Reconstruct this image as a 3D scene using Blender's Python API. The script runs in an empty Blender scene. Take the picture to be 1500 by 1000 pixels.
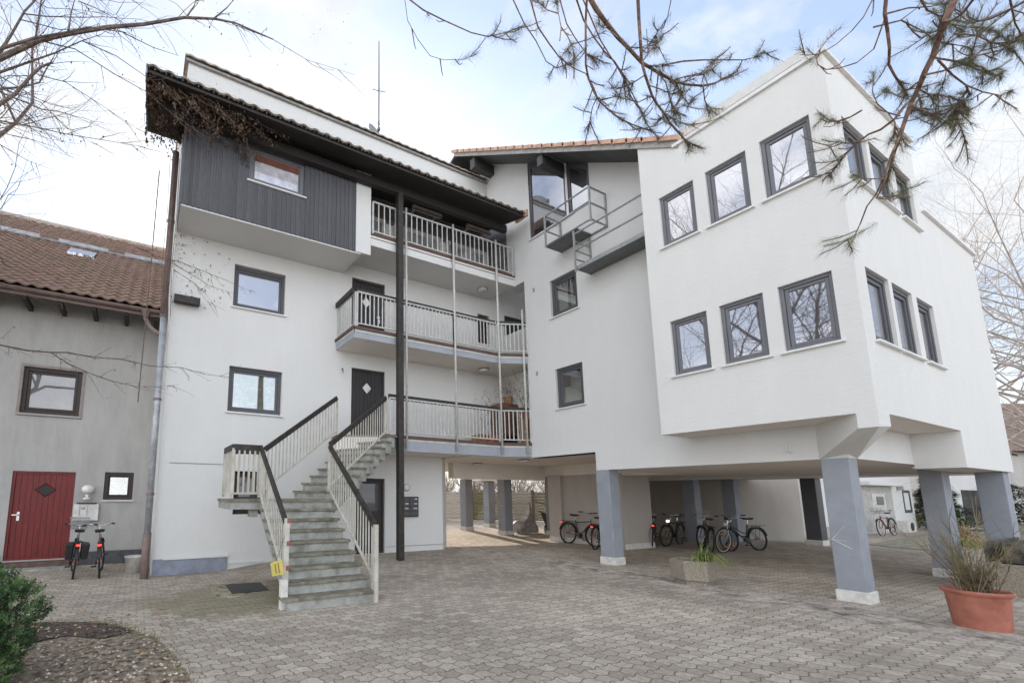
CLOUD_FILL, SKYG, EXPO = 3.1, 1.7, 0.95
import bpy, math, random
from mathutils import Vector as V, Matrix
R_ = math.radians
C = bpy.context.scene.collection
sc = bpy.context.scene
rnd = random.Random(7)

# ---------------------------------------------------------------- camera frame (world: X along left facade, Y towards it, Z up)
CAM = V((0, 0, 1.6))
CR = V((0.88694, -0.46185, 0.00570)).normalized()
CU = V((-0.07064, -0.12344, 0.98983)).normalized()
CF = V((0.45645, 0.87833, 0.14211)).normalized()
FPX, PCX, PCY = 661.6, 551.0, 628.5
def ray(x, y): return CF + CR*((x-PCX)/FPX) - CU*((y-PCY)/FPX)
def at(x, y, d): return CAM + ray(x, y)*d
def onY(x, y, w):
    d = ray(x, y); return CAM + d*((w-CAM.y)/d.y)
def onX(x, y, u):
    d = ray(x, y); return CAM + d*((u-CAM.x)/d.x)
def onZ(x, y, z=0.0):
    d = ray(x, y); return CAM + d*((z-CAM.z)/d.z)

def lerp(a, b, t): return a+(b-a)*t
def smooth(a, b, x):
    t = max(0.0, min(1.0, (x-a)/(b-a))); return t*t*(3-2*t)
GP = [(-6, -.12), (-.5, -.12), (.5, -.17), (1.7, -.13), (2.8, .02), (6, .05), (8.3, .05), (10.5, 0)]
def gh(u, w):
    if u <= GP[0][0]: p = GP[0][1]
    elif u >= GP[-1][0]: p = 0
    else:
        for (a, za), (b, zb) in zip(GP, GP[1:]):
            if a <= u <= b: p = lerp(za, zb, (u-a)/(b-a)); break
    return p*smooth(6.3, 10.3, w)*(1-smooth(17, 22, w))

# ---------------------------------------------------------------- mesh builder
def origin_of(o):
    loc = V((0, 0, 0))
    while o is not None:
        loc += o.location; o = o.parent
    return loc
class MB:
    def __init__(s): s.v = []; s.f = []
    def quad(s, *p):
        n = len(s.v); s.v += [tuple(q) for q in p]; s.f.append(tuple(range(n, n+len(p)))); return s
    def box(s, x0, y0, z0, x1, y1, z1):
        n = len(s.v)
        if x0 > x1: x0, x1 = x1, x0
        if y0 > y1: y0, y1 = y1, y0
        if z0 > z1: z0, z1 = z1, z0
        s.v += [(x0,y0,z0),(x1,y0,z0),(x1,y1,z0),(x0,y1,z0),(x0,y0,z1),(x1,y0,z1),(x1,y1,z1),(x0,y1,z1)]
        s.f += [tuple(n+i for i in q) for q in ((0,3,2,1),(4,5,6,7),(0,1,5,4),(1,2,6,5),(2,3,7,6),(3,0,4,7))]
        return s
    def hexa(s, b, t):                       # bottom 4, top 4
        n = len(s.v); s.v += [tuple(q) for q in b]+[tuple(q) for q in t]
        s.f += [tuple(n+i for i in q) for q in ((0,3,2,1),(4,5,6,7),(0,1,5,4),(1,2,6,5),(2,3,7,6),(3,0,4,7))]
        return s
    def bar(s, p0, p1, w, h, up=(0,0,1)):    # box section swept p0->p1, w sideways, h along up
        p0, p1, up = V(p0), V(p1), V(up)
        d = (p1-p0).normalized(); sd = d.cross(up)
        if sd.length < 1e-6: sd = d.cross(V((1,0,0)))
        sd.normalize(); u2 = sd.cross(d).normalized()
        a, b = sd*(w/2), u2*(h/2)
        return s.hexa([p0-a-b, p0+a-b, p1+a-b, p1-a-b], [p0-a+b, p0+a+b, p1+a+b, p1-a+b])
    def tube(s, pts, rad, n=6, cap=True, close=False):
        pts = [V(p) for p in pts]
        if not isinstance(rad, (list, tuple)): rad = [rad]*len(pts)
        m = len(pts); base = len(s.v); prev = None
        for i, p in enumerate(pts):
            if close: d = pts[(i+1) % m]-pts[i-1]
            else: d = pts[min(i+1, m-1)]-pts[max(i-1, 0)]
            if d.length < 1e-9: d = V((0,0,1))
            d.normalize()
            if prev is None:
                a = d.cross(V((0,0,1)))
                if a.length < .05: a = d.cross(V((1,0,0)))
            else: a = prev - d*prev.dot(d)
            if a.length < 1e-6: a = d.orthogonal()
            a.normalize(); prev = a; b = d.cross(a)
            for k in range(n):
                t = 2*math.pi*k/n
                s.v.append(tuple(p + a*(math.cos(t)*rad[i]) + b*(math.sin(t)*rad[i])))
        for i in range(m if close else m-1):
            j = (i+1) % m
            for k in range(n):
                k2 = (k+1) % n
                s.f.append((base+i*n+k, base+i*n+k2, base+j*n+k2, base+j*n+k))
        if cap and not close and n > 2:
            s.f.append(tuple(base+k for k in reversed(range(n))))
            s.f.append(tuple(base+(m-1)*n+k for k in range(n)))
        return s
    def prism(s, poly, f0, f1):              # poly list of 2d, f0/f1 map (a,b)->xyz at both ends
        n = len(poly); b = len(s.v)
        s.v += [tuple(f0(*p)) for p in poly]+[tuple(f1(*p)) for p in poly]
        s.f.append(tuple(b+i for i in range(n))); s.f.append(tuple(b+n+i for i in reversed(range(n))))
        for i in range(n):
            j = (i+1) % n; s.f.append((b+i, b+n+i, b+n+j, b+j))
        return s
    def slab(s, poly, z0, z1): return s.prism(poly, lambda x, y: (x, y, z0), lambda x, y: (x, y, z1))
    def lathe(s, c, prof, n=20, sx=1, sy=1):
        b = len(s.v); c = V(c)
        for (r, z) in prof:
            for k in range(n):
                t = 2*math.pi*k/n; s.v.append((c.x+r*sx*math.cos(t), c.y+r*sy*math.sin(t), c.z+z))
        for i in range(len(prof)-1):
            for k in range(n):
                k2 = (k+1) % n
                s.f.append((b+i*n+k, b+i*n+k2, b+(i+1)*n+k2, b+(i+1)*n+k))
        return s
    def ball(s, c, r, n=10, m=7, sq=(1,1,1)):
        prof = [(max(1e-4, math.sin(math.pi*i/m)), -math.cos(math.pi*i/m)) for i in range(m+1)]
        b = len(s.v); c = V(c)
        for (q, z) in prof:
            for k in range(n):
                t = 2*math.pi*k/n
                s.v.append((c.x+q*r*sq[0]*math.cos(t), c.y+q*r*sq[1]*math.sin(t), c.z+z*r*sq[2]))
        for i in range(m):
            for k in range(n):
                k2 = (k+1) % n
                s.f.append((b+i*n+k, b+i*n+k2, b+(i+1)*n+k2, b+(i+1)*n+k))
        return s
    def build(s, name, mat, parent=None, smooth=False, bevel=0, keep=False):
        me = bpy.data.meshes.new(name)
        if parent is not None: off = origin_of(parent)
        elif keep or not s.v: off = V((0,0,0))
        else:
            xs = [p[0] for p in s.v]; ys = [p[1] for p in s.v]; zs = [p[2] for p in s.v]
            off = V(((min(xs)+max(xs))/2, (min(ys)+max(ys))/2, min(zs)))
        me.from_pydata([(p[0]-off.x, p[1]-off.y, p[2]-off.z) for p in s.v], [], s.f)
        me.update()
        me.materials.append(mat)
        if smooth: me.polygons.foreach_set('use_smooth', [True]*len(me.polygons))
        o = bpy.data.objects.new(name, me); C.objects.link(o)
        if parent is not None: o.parent = parent
        else: o.location = off
        if bevel:
            m = o.modifiers.new('bevel', 'BEVEL'); m.width = bevel; m.segments = 2; m.limit_method = 'ANGLE'; m.angle_limit = R_(40)
        return o
def tag(o, label, cat, group=None, kind=None):
    if label: o['label'] = label
    if cat: o['category'] = cat
    if group: o['group'] = group
    if kind: o['kind'] = kind
    return o
def thing(name, label, cat, loc=(0,0,0), group=None):
    o = bpy.data.objects.new(name, None); C.objects.link(o); o.location = loc; o.empty_display_size = .2
    return tag(o, label, cat, group)
def struct(o): o['kind'] = 'structure'; return o
def copy_tree(o, parent=None):
    c = o.copy(); C.objects.link(c); c.parent = parent
    for ch in list(o.children): copy_tree(ch, c)
    return c

# ---------------------------------------------------------------- materials
def nt(name):
    m = bpy.data.materials.new(name); m.use_nodes = True
    n = m.node_tree; b = n.nodes['Principled BSDF']
    return m, n, b
def L(n, a, ao, b, bi): n.links.new(a.outputs[ao], b.inputs[bi])
def add(n, t, **kw):
    x = n.nodes.new(t)
    for k, v in kw.items(): setattr(x, k, v)
    return x
def pos(n, obj=False):
    if obj: return (add(n, 'ShaderNodeTexCoord'), 'Object')
    return (add(n, 'ShaderNodeNewGeometry'), 'Position')
def noise(n, src, scale, detail=4, rough=.6, stretch=None):
    t = add(n, 'ShaderNodeTexNoise'); t.inputs['Scale'].default_value = scale
    t.inputs['Detail'].default_value = detail; t.inputs['Roughness'].default_value = rough
    if stretch:
        mp = add(n, 'ShaderNodeMapping'); mp.inputs['Scale'].default_value = stretch
        L(n, src[0], src[1], mp, 'Vector'); L(n, mp, 'Vector', t, 'Vector')
    else: L(n, src[0], src[1], t, 'Vector')
    return t
def ramp(n, src, so, stops):
    r = add(n, 'ShaderNodeValToRGB'); e = r.color_ramp.elements
    while len(e) > 1: e.remove(e[0])
    e[0].position = stops[0][0]; e[0].color = (*stops[0][1], 1) if len(stops[0][1]) == 3 else stops[0][1]
    for p, c in stops[1:]:
        k = e.new(p); k.color = (*c, 1)
    L(n, src, so, r, 'Fac'); return r
def mixc(n, fac, a, b, blend='MIX'):
    m = add(n, 'ShaderNodeMix', data_type='RGBA', blend_type=blend)
    for sk, v in ((0, fac), (6, a), (7, b)):
        if isinstance(v, (int, float)): m.inputs[sk].default_value = v
        elif isinstance(v, tuple) and len(v) == 3: m.inputs[sk].default_value = (*v, 1)
        else: n.links.new(v, m.inputs[sk])
    return m.outputs[2]
def bump(n, b, h, strength=.3, dist=.01):
    k = add(n, 'ShaderNodeBump'); k.inputs['Strength'].default_value = strength; k.inputs['Distance'].default_value = dist
    n.links.new(h, k.inputs['Height']); L(n, k, 'Normal', b, 'Normal'); return k
def mat(name, col, rough=.6, metal=0, var=.12, scale=6, bmp=0, bscale=40, spec=.4, stretch=None, obj=False, col2=None, det=5):
    m, n, b = nt(name); p = pos(n, obj)
    t = noise(n, p, scale, det, .65, stretch)
    c2 = col2 or tuple(c*(1-var*2) for c in col); c1 = tuple(min(1, c*(1+var)) for c in col)
    r = ramp(n, t, 'Fac', [(.32, c2), (.68, c1)])
    L(n, r, 'Color', b, 'Base Color')
    b.inputs['Roughness'].default_value = rough; b.inputs['Metallic'].default_value = metal
    b.inputs['Specular IOR Level'].default_value = spec
    if bmp:
        t2 = noise(n, p, bscale, 4, .6, stretch); bump(n, b, t2.outputs['Fac'], bmp, .01)
    return m
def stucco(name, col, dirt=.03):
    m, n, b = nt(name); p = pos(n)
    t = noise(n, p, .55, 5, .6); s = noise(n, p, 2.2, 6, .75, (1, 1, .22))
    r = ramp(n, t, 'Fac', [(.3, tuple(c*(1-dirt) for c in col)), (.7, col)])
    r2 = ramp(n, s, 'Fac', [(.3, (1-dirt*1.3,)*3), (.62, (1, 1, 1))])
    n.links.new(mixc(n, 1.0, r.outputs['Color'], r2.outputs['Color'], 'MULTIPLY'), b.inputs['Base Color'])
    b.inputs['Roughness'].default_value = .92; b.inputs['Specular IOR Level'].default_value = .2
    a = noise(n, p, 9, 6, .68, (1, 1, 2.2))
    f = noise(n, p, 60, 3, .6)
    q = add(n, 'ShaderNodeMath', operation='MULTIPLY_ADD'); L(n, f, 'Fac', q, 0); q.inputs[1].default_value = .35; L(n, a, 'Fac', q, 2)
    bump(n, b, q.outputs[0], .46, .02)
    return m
M = {}
M['white'] = stucco('white_render', (.67, .662, .645))
M['white2'] = stucco('right_wing_render', (.70, .69, .668))
M['house'] = stucco('old_render', (.45, .435, .415), .14)
M['soffit'] = stucco('soffit_render', (.80, .75, .69), .04)
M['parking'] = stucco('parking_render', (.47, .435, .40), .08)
M['plinth'] = mat('grey_plinth_paint', (.26, .28, .34), .8, var=.12, scale=5, bmp=.3)
M['bluegrey'] = mat('blue_grey_paint', (.35, .37, .41), .7, var=.06, scale=3, bmp=.15)
M['pillar'] = mat('pillar_blue_grey', (.285, .30, .335), .8, var=.06, scale=3, bmp=.2)
M['basewhite'] = mat('white_base_paint', (.66, .64, .60), .85, var=.12, scale=7, bmp=.3)
M['frame'] = mat('anthracite_frame', (.085, .085, .095), .45, var=.05, scale=3)
M['frame2'] = mat('grey_frame', (.15, .15, .165), .45, var=.05, scale=3)
M['brownframe'] = mat('dark_brown_frame', (.035, .022, .018), .5, var=.1, scale=5)
M['doordark'] = mat('dark_door_boards', (.035, .033, .034), .5, var=.25, scale=8, stretch=(6, 6, .4))
M['darkpane'] = mat('dark_pane', (.02, .022, .022), .35, spec=.25)
M['red'] = mat('red_door_paint', (.155, .010, .009), .45, var=.18, scale=5, stretch=(4, 4, .6))
M['darkwood'] = mat('dark_stained_wood', (.040, .033, .029), .6, var=.3, scale=10, stretch=(1, 1, 1), bmp=.2)
M['rail'] = mat('galvanised_rail', (.52, .51, .49), .55, metal=.0, var=.1, scale=9)
M['railold'] = mat('weathered_white_rail', (.53, .51, .46), .7, var=.1, scale=5, col2=(.40, .37, .31))
M['steel'] = mat('galvanised_steel', (.33, .34, .34), .5, metal=.35, var=.14, scale=14)
M['grate'] = mat('walkway_steel', (.17, .18, .18), .6, metal=.3, var=.12, scale=12)
M['metalsill'] = mat('aluminium_sill', (.72, .71, .69), .45, var=.05)
M['zinc'] = mat('zinc_downpipe', (.40, .41, .43), .5, metal=.3, var=.2, scale=4)
M['brownpipe'] = mat('brown_downpipe', (.19, .135, .12), .5, var=.15)
M['concrete'] = mat('stair_concrete', (.35, .352, .33), .85, var=.22, scale=5, bmp=.4, col2=(.20, .20, .17))
M['agg'] = mat('exposed_aggregate', (.24, .205, .16), .9, var=.45, scale=38, bmp=.7, bscale=55, col2=(.17, .15, .125))
M['terracotta'] = mat('terracotta_plastic', (.40, .155, .11), .75, var=.2, col2=(.26, .085, .055), scale=3)
M['soil'] = mat('soil', (.06, .045, .032), .95, var=.4, scale=25, bmp=.8)
M['rubber'] = mat('tyre_rubber', (.018, .018, .018), .8)
M['black'] = mat('black_plastic', (.02, .02, .021), .5)
M['chrome'] = mat('chrome', (.6, .6, .6), .25, metal=.9, var=.05)
M['chalk'] = mat('white_chalk_paint', (.75, .75, .73), .9)
M['whiteplastic'] = mat('white_plastic', (.62, .60, .56), .5)
M['lampglass'] = mat('opal_lamp_glass', (.72, .70, .66), .25)
M['signyellow'] = mat('yellow_sign', (.62, .50, .14), .6, var=.12)
M['redwhite'] = None
M['woodplank'] = mat('cabinet_wood', (.17, .078, .045), .6, var=.3, scale=8, stretch=(1, 1, 7))
M['woodbox'] = mat('orange_wood_crate', (.35, .19, .085), .7, var=.3, scale=9)
M['bark'] = mat('bark', (.17, .13, .11), .9, var=.35, scale=18, bmp=.4)
M['barkpale'] = mat('pale_twigs', (.40, .345, .31), .9, var=.2, scale=6)
M['barktan'] = mat('tan_twigs', (.36, .30, .23), .9, var=.35, scale=4)
M['pinebark'] = mat('pine_bark', (.22, .14, .11), .9, var=.35, scale=30, bmp=.4)
M['deadleaf'] = mat('dead_leaf', (.20, .12, .075), .8, var=.5, scale=14)
M['leafpale'] = mat('fallen_leaf', (.42, .27, .16), .8, var=.4, scale=30)
M['tarp'] = mat('grey_tarpaulin', (.40, .37, .35), .55, var=.15, scale=6)
M['spot'] = mat('grey_spot', (.3, .3, .3), .6)
def brd(name, col, width, axis, var=.18):          # boards: grooves repeating along a world axis
    m, n, b = nt(name); g = add(n, 'ShaderNodeNewGeometry'); sx = add(n, 'ShaderNodeSeparateXYZ'); L(n, g, 'Position', sx, 0)
    d = add(n, 'ShaderNodeMath', operation='DIVIDE'); L(n, sx, axis, d, 0); d.inputs[1].default_value = width
    fr = add(n, 'ShaderNodeMath', operation='FRACT'); L(n, d, 0, fr, 0)
    fl = add(n, 'ShaderNodeMath', operation='FLOOR'); L(n, d, 0, fl, 0)
    w = add(n, 'ShaderNodeTexWhiteNoise', noise_dimensions='1D'); L(n, fl, 0, w, 'W')
    r = ramp(n, w, 'Value', [(0, tuple(c*(1-var) for c in col)), (1, tuple(c*(1+var) for c in col))])
    gr = noise(n, (g, 'Position'), 9, 6, .7, (4, 4, .5) if axis != 2 else (.5, .5, 4))
    rg = ramp(n, gr, 'Fac', [(.3, (.72,)*3), (.7, (1.1,)*3)])
    n.links.new(mixc(n, 1.0, r.outputs['Color'], rg.outputs['Color'], 'MULTIPLY'), b.inputs['Base Color'])
    b.inputs['Roughness'].default_value = .75
    return m
M['clad'] = brd('grey_cladding_boards', (.098, .098, .108), .115, 0, .14)
M['loggia'] = brd('grey_loggia_boards', (.17, .17, .175), .14, 2)
M['soffitwood'] = brd('dark_soffit_boards', (.030, .025, .023), .12, 1)
M['soffitgrey'] = brd('weathered_grey_soffit', (.085, .085, .082), .12, 1)
M['fascia'] = mat('grey_fascia_board', (.34, .33, .31), .8, var=.15, scale=8)
def tilemat(name, col, moss, mcol=(.13, .13, .045)):
    m, n, b = nt(name); p = pos(n)
    t = noise(n, p, 4.5, 4, .7); v = add(n, 'ShaderNodeTexVoronoi'); v.inputs['Scale'].default_value = 3.2; L(n, p[0], p[1], v, 'Vector')
    r = ramp(n, t, 'Fac', [(.3, tuple(c*.6 for c in col)), (.7, tuple(c*1.2 for c in col))])
    rv = ramp(n, v, 'Distance', [(0, (.8,)*3), (.5, (1.1,)*3)])
    base = mixc(n, 1.0, r.outputs['Color'], rv.outputs['Color'], 'MULTIPLY')
    mm = noise(n, p, 1.3, 6, .75); mr = ramp(n, mm, 'Fac', [(.5-.0*moss, (0,)*3), (.66, (moss,)*3)])
    n.links.new(mixc(n, mr.outputs['Color'], base, mcol), b.inputs['Base Color'])
    b.inputs['Roughness'].default_value = .85
    return m
M['tilebrown'] = tilemat('mossy_brown_tiles', (.26, .165, .128), .65, (.17, .155, .07))
M['tilegrey'] = tilemat('weathered_roof_tiles', (.42, .35, .29), .3)
M['tiledark'] = tilemat('dark_eave_tiles', (.15, .12, .105), .3)
M['curtaingrey'] = mat('grey_patterned_curtain', (.30, .29, .28), .9, var=.4, scale=14)
M['tileorange'] = tilemat('terracotta_tiles', (.56, .34, .245), .12)
M['tilefar'] = tilemat('far_brown_tiles', (.24, .17, .135), .2)
def glass(name, base, fac, rough=.02, tint=(.95, .95, 1.0), wav=.0035):
    m, n, b = nt(name); p = pos(n)
    gl = add(n, 'ShaderNodeBsdfGlossy'); gl.inputs['Roughness'].default_value = rough; gl.inputs['Color'].default_value = (*tint, 1)
    t = noise(n, p, 1.5, 2, .5); bp = add(n, 'ShaderNodeBump'); bp.inputs['Strength'].default_value = wav; bp.inputs['Distance'].default_value = .3
    L(n, t, 'Fac', bp, 'Height'); L(n, bp, 'Normal', gl, 'Normal')
    t2 = noise(n, p, 3, 3, .6); r = ramp(n, t2, 'Fac', [(.35, tuple(c*.5 for c in base)), (.65, base)])
    L(n, r, 'Color', b, 'Base Color'); b.inputs['Roughness'].default_value = .3
    mx = add(n, 'ShaderNodeMixShader'); mx.inputs[0].default_value = fac
    L(n, b, 0, mx, 1); L(n, gl, 0, mx, 2); L(n, mx, 0, n.nodes['Material Output'], 'Surface')
    return m
M['glass'] = glass('window_glass', (.055, .055, .062), .43, tint=(.80, .79, .84))
M['glassdim'] = glass('dim_window_glass', (.09, .088, .086), .10)
M['glassdoor'] = glass('door_glass', (.02, .02, .022), .06)
def seeglass(name, fac):
    m, n, b = nt(name); n.nodes.remove(b)
    gl = add(n, 'ShaderNodeBsdfGlossy'); gl.inputs['Roughness'].default_value = .02
    tr = add(n, 'ShaderNodeBsdfTransparent'); tr.inputs['Color'].default_value = (.86, .88, .87, 1)
    mx = add(n, 'ShaderNodeMixShader'); mx.inputs[0].default_value = fac
    L(n, tr, 0, mx, 1); L(n, gl, 0, mx, 2); L(n, mx, 0, n.nodes['Material Output'], 'Surface')
    return m
M['clear'] = seeglass('clear_window_glass', .3)
M['curtain'] = mat('white_net_curtain', (.62, .62, .60), .9, var=.15, scale=4, stretch=(9, 9, .3))
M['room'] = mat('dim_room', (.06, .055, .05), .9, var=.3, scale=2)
def emit(name, col, st):
    m, n, b = nt(name); b.inputs['Base Color'].default_value = (*[min(1, c) for c in col], 1)
    b.inputs['Emission Color'].default_value = (*col, 1); b.inputs['Emission Strength'].default_value = st
    b.inputs['Roughness'].default_value = .3
    return m
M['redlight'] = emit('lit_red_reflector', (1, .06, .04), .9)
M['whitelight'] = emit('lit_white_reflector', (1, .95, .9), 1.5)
M['amber'] = mat('amber_reflector', (.75, .22, .05), .3)

# ground paving
def paving():
    m, n, b = nt('interlocking_pavers'); g = add(n, 'ShaderNodeNewGeometry'); sx = add(n, 'ShaderNodeSeparateXYZ'); L(n, g, 'Position', sx, 0)
    def tri(src, per, amp):
        d = add(n, 'ShaderNodeMath', operation='PINGPONG'); n.links.new(src, d.inputs[0]); d.inputs[1].default_value = per/2
        a = add(n, 'ShaderNodeMath', operation='SUBTRACT'); L(n, d, 0, a, 0); a.inputs[1].default_value = per/4
        c = add(n, 'ShaderNodeMath', operation='MULTIPLY', use_clamp=False); L(n, a, 0, c, 0); c.inputs[1].default_value = amp/(per/4)
        k = add(n, 'ShaderNodeMath', operation='MINIMUM'); L(n, c, 0, k, 0); k.inputs[1].default_value = amp*.6
        k2 = add(n, 'ShaderNodeMath', operation='MAXIMUM'); L(n, k, 0, k2, 0); k2.inputs[1].default_value = -amp*.6
        return k2
    ty = tri(sx.outputs['X'], .18, .024); tx = tri(sx.outputs['Y'], .14, .016)
    ax = add(n, 'ShaderNodeMath', operation='ADD'); L(n, sx, 'X', ax, 0); L(n, tx, 0, ax, 1)
    ay = add(n, 'ShaderNodeMath', operation='ADD'); L(n, sx, 'Y', ay, 0); L(n, ty, 0, ay, 1)
    wob = noise(n, (g, 'Position'), .9, 3, .6); wv = add(n, 'ShaderNodeMath', operation='MULTIPLY_ADD'); L(n, wob, 'Fac', wv, 0); wv.inputs[1].default_value = .06; L(n, ay, 0, wv, 2)
    cv = add(n, 'ShaderNodeCombineXYZ'); L(n, ax, 0, cv, 0); L(n, wv, 0, cv, 1)
    br = add(n, 'ShaderNodeTexBrick', offset=.5); L(n, cv, 0, br, 'Vector')
    for k, v in (('Scale', 1), ('Mortar Size', .008), ('Mortar Smooth', .7), ('Brick Width', .18), ('Row Height', .14), ('Bias', 0)): br.inputs[k].default_value = v
    br.inputs['Color1'].default_value = (.42, .362, .298, 1); br.inputs['Color2'].default_value = (.60, .53, .45, 1); br.inputs['Mortar'].default_value = (.21, .18, .15, 1)
    big = noise(n, (g, 'Position'), .35, 6, .65); rb = ramp(n, big, 'Fac', [(.3, (.66, .65, .63)), (.68, (1.14, 1.12, 1.09))])
    c = mixc(n, 1.0, br.outputs['Color'], rb.outputs['Color'], 'MULTIPLY')
    fine = noise(n, (g, 'Position'), 24, 6, .75); rf = ramp(n, fine, 'Fac', [(.28, (.58,)*3), (.7, (1.2,)*3)])
    c = mixc(n, 1.0, c, rf.outputs['Color'], 'MULTIPLY')
    # sand and dirt swept along the edge of the covered parking (a band round u = 9)
    du = add(n, 'ShaderNodeMath', operation='SUBTRACT'); L(n, sx, 'X', du, 0); du.inputs[1].default_value = 8.95
    wn = noise(n, (g, 'Position'), 1.1, 5, .7); wm = add(n, 'ShaderNodeMath', operation='MULTIPLY_ADD'); L(n, wn, 'Fac', wm, 0); wm.inputs[1].default_value = -1.5; L(n, du, 0, wm, 2)
    wa = add(n, 'ShaderNodeMath', operation='ADD'); L(n, wm, 0, wa, 0); wa.inputs[1].default_value = .75
    ab = add(n, 'ShaderNodeMath', operation='ABSOLUTE'); L(n, wa, 0, ab, 0)
    rd = ramp(n, ab, 0, [(.25, (.95,)*3), (.75, (0,)*3)])
    dn = noise(n, (g, 'Position'), 3, 6, .8); rdn = ramp(n, dn, 'Fac', [(.38, (.15, .12, .095)), (.60, (.56, .50, .43))])
    c = mixc(n, rd.outputs['Color'], c, rdn.outputs['Color'])
    # moss near the corner of the left block
    mx = add(n, 'ShaderNodeVectorMath', operation='DISTANCE'); L(n, g, 'Position', mx, 0); mx.inputs[1].default_value = (1.55, 7.7, 0)
    mn = noise(n, (g, 'Position'), 2.6, 6, .75); ms = add(n, 'ShaderNodeMath', operation='MULTIPLY_ADD'); L(n, mn, 'Fac', ms, 0); ms.inputs[1].default_value = -2.2; L(n, mx, 'Value', ms, 2)
    mr = ramp(n, ms, 0, [(0, (.55,)*3), (.5, (0,)*3)])
    c = mixc(n, mr.outputs['Color'], c, (.15, .135, .06))
    n.links.new(c, b.inputs['Base Color']); b.inputs['Roughness'].default_value = .9; b.inputs['Specular IOR Level'].default_value = .25
    h = add(n, 'ShaderNodeMath', operation='MULTIPLY_ADD'); L(n, br, 'Fac', h, 0); h.inputs[1].default_value = -1; 
    fh = add(n, 'ShaderNodeMath', operation='MULTIPLY'); L(n, fine, 'Fac', fh, 0); fh.inputs[1].default_value = .35; L(n, fh, 0, h, 2)
    bump(n, b, h.outputs[0], .6, .008)
    return m
M['paving'] = paving()
M['gravel'] = mat('gravel_soil', (.28, .22, .16), .95, var=.5, scale=14, bmp=.9, bscale=45, det=8)
M['pebble'] = mat('pebbles', (.50, .42, .33), .85, var=.4, scale=9)
M['grass'] = mat('lawn_green', (.30, .27, .20), .9, var=.3, scale=6, bmp=.8)
def foliage(name, col, var=.45, scale=9):
    m = mat(name, col, .65, var=var, scale=scale); return m
M['thuja'] = foliage('conifer_green', (.065, .125, .045), .5, 12)
M['thuja2'] = foliage('conifer_tip_green', (.15, .25, .085), .4, 12)
M['needle'] = foliage('pine_needles', (.25, .255, .15), .4, 10)
M['needley'] = foliage('yellow_needles', (.18, .14, .06), .4, 10)
M['blade'] = foliage('daylily_green', (.15, .23, .06), .3, 20)
M['bladey'] = foliage('yellowing_blades', (.36, .33, .10), .3, 20)
M['evergreen'] = foliage('evergreen', (.028, .045, .02), .5, 6)
M['moss'] = foliage('moss', (.22, .21, .05), .4, 20)
# ================================================================ APARTMENT BUILDING
def pastel():
    m, n, b = nt('painted_curtain'); t = noise(n, pos(n), 5, 5, .7)
    r = ramp(n, t, 'Color', [(.25, (.50, .42, .50)), (.42, (.72, .72, .72)), (.52, (.38, .46, .36)), (.62, (.70, .66, .70)), (.75, (.55, .36, .36))]); L(n, r, 'Color', b, 'Base Color'); b.inputs['Roughness'].default_value = .9
    return m
M['pastel'] = pastel()
M['whiteblind'] = glass('white_blind_pane', (.70, .68, .74), .18)
M['blindpane'] = glass('curtained_pane', (.42, .42, .43), .12)
def PF(plane, c):
    if plane == 'Y': return lambda s, z, d=0: (s, c+d, z)
    return lambda s, z, d=0: (c+d, s, z)
def bx(mb, P, s0, s1, z0, z1, d0, d1):
    a = P(s0, z0, d0); b = P(s1, z1, d1); mb.box(*a, *b)
def wallgrid(mb, P, s0, s1, z0, z1, holes=(), depth=.16):
    ss = sorted({s0, s1, *[h[i] for h in holes for i in (0, 1) if s0 < h[i] < s1]})
    zs = sorted({z0, z1, *[h[i] for h in holes for i in (2, 3) if z0 < h[i] < z1]})
    for a, b in zip(ss, ss[1:]):
        for c, d in zip(zs, zs[1:]):
            m, k = (a+b)/2, (c+d)/2
            if any(h[0] < m < h[1] and h[2] < k < h[3] for h in holes): continue
            mb.quad(P(a, c), P(b, c), P(b, d), P(a, d))
    for h in holes:
        a, b, c, d = h[:4]; q = h[4] if len(h) > 4 else depth
        mb.quad(P(a, c), P(a, d), P(a, d, q), P(a, c, q)); mb.quad(P(b, c), P(b, c, q), P(b, d, q), P(b, d))
        mb.quad(P(a, d), P(b, d), P(b, d, q), P(a, d, q)); mb.quad(P(a, c), P(a, c, q), P(b, c, q), P(b, c))
def ring(mb, P, s0, s1, z0, z1, w, d0, d1):
    bx(mb, P, s0, s0+w, z0, z1, d0, d1); bx(mb, P, s1-w, s1, z0, z1, d0, d1)
    bx(mb, P, s0+w, s1-w, z0, z0+w, d0, d1); bx(mb, P, s0+w, s1-w, z1-w, z1, d0, d1)
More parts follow.
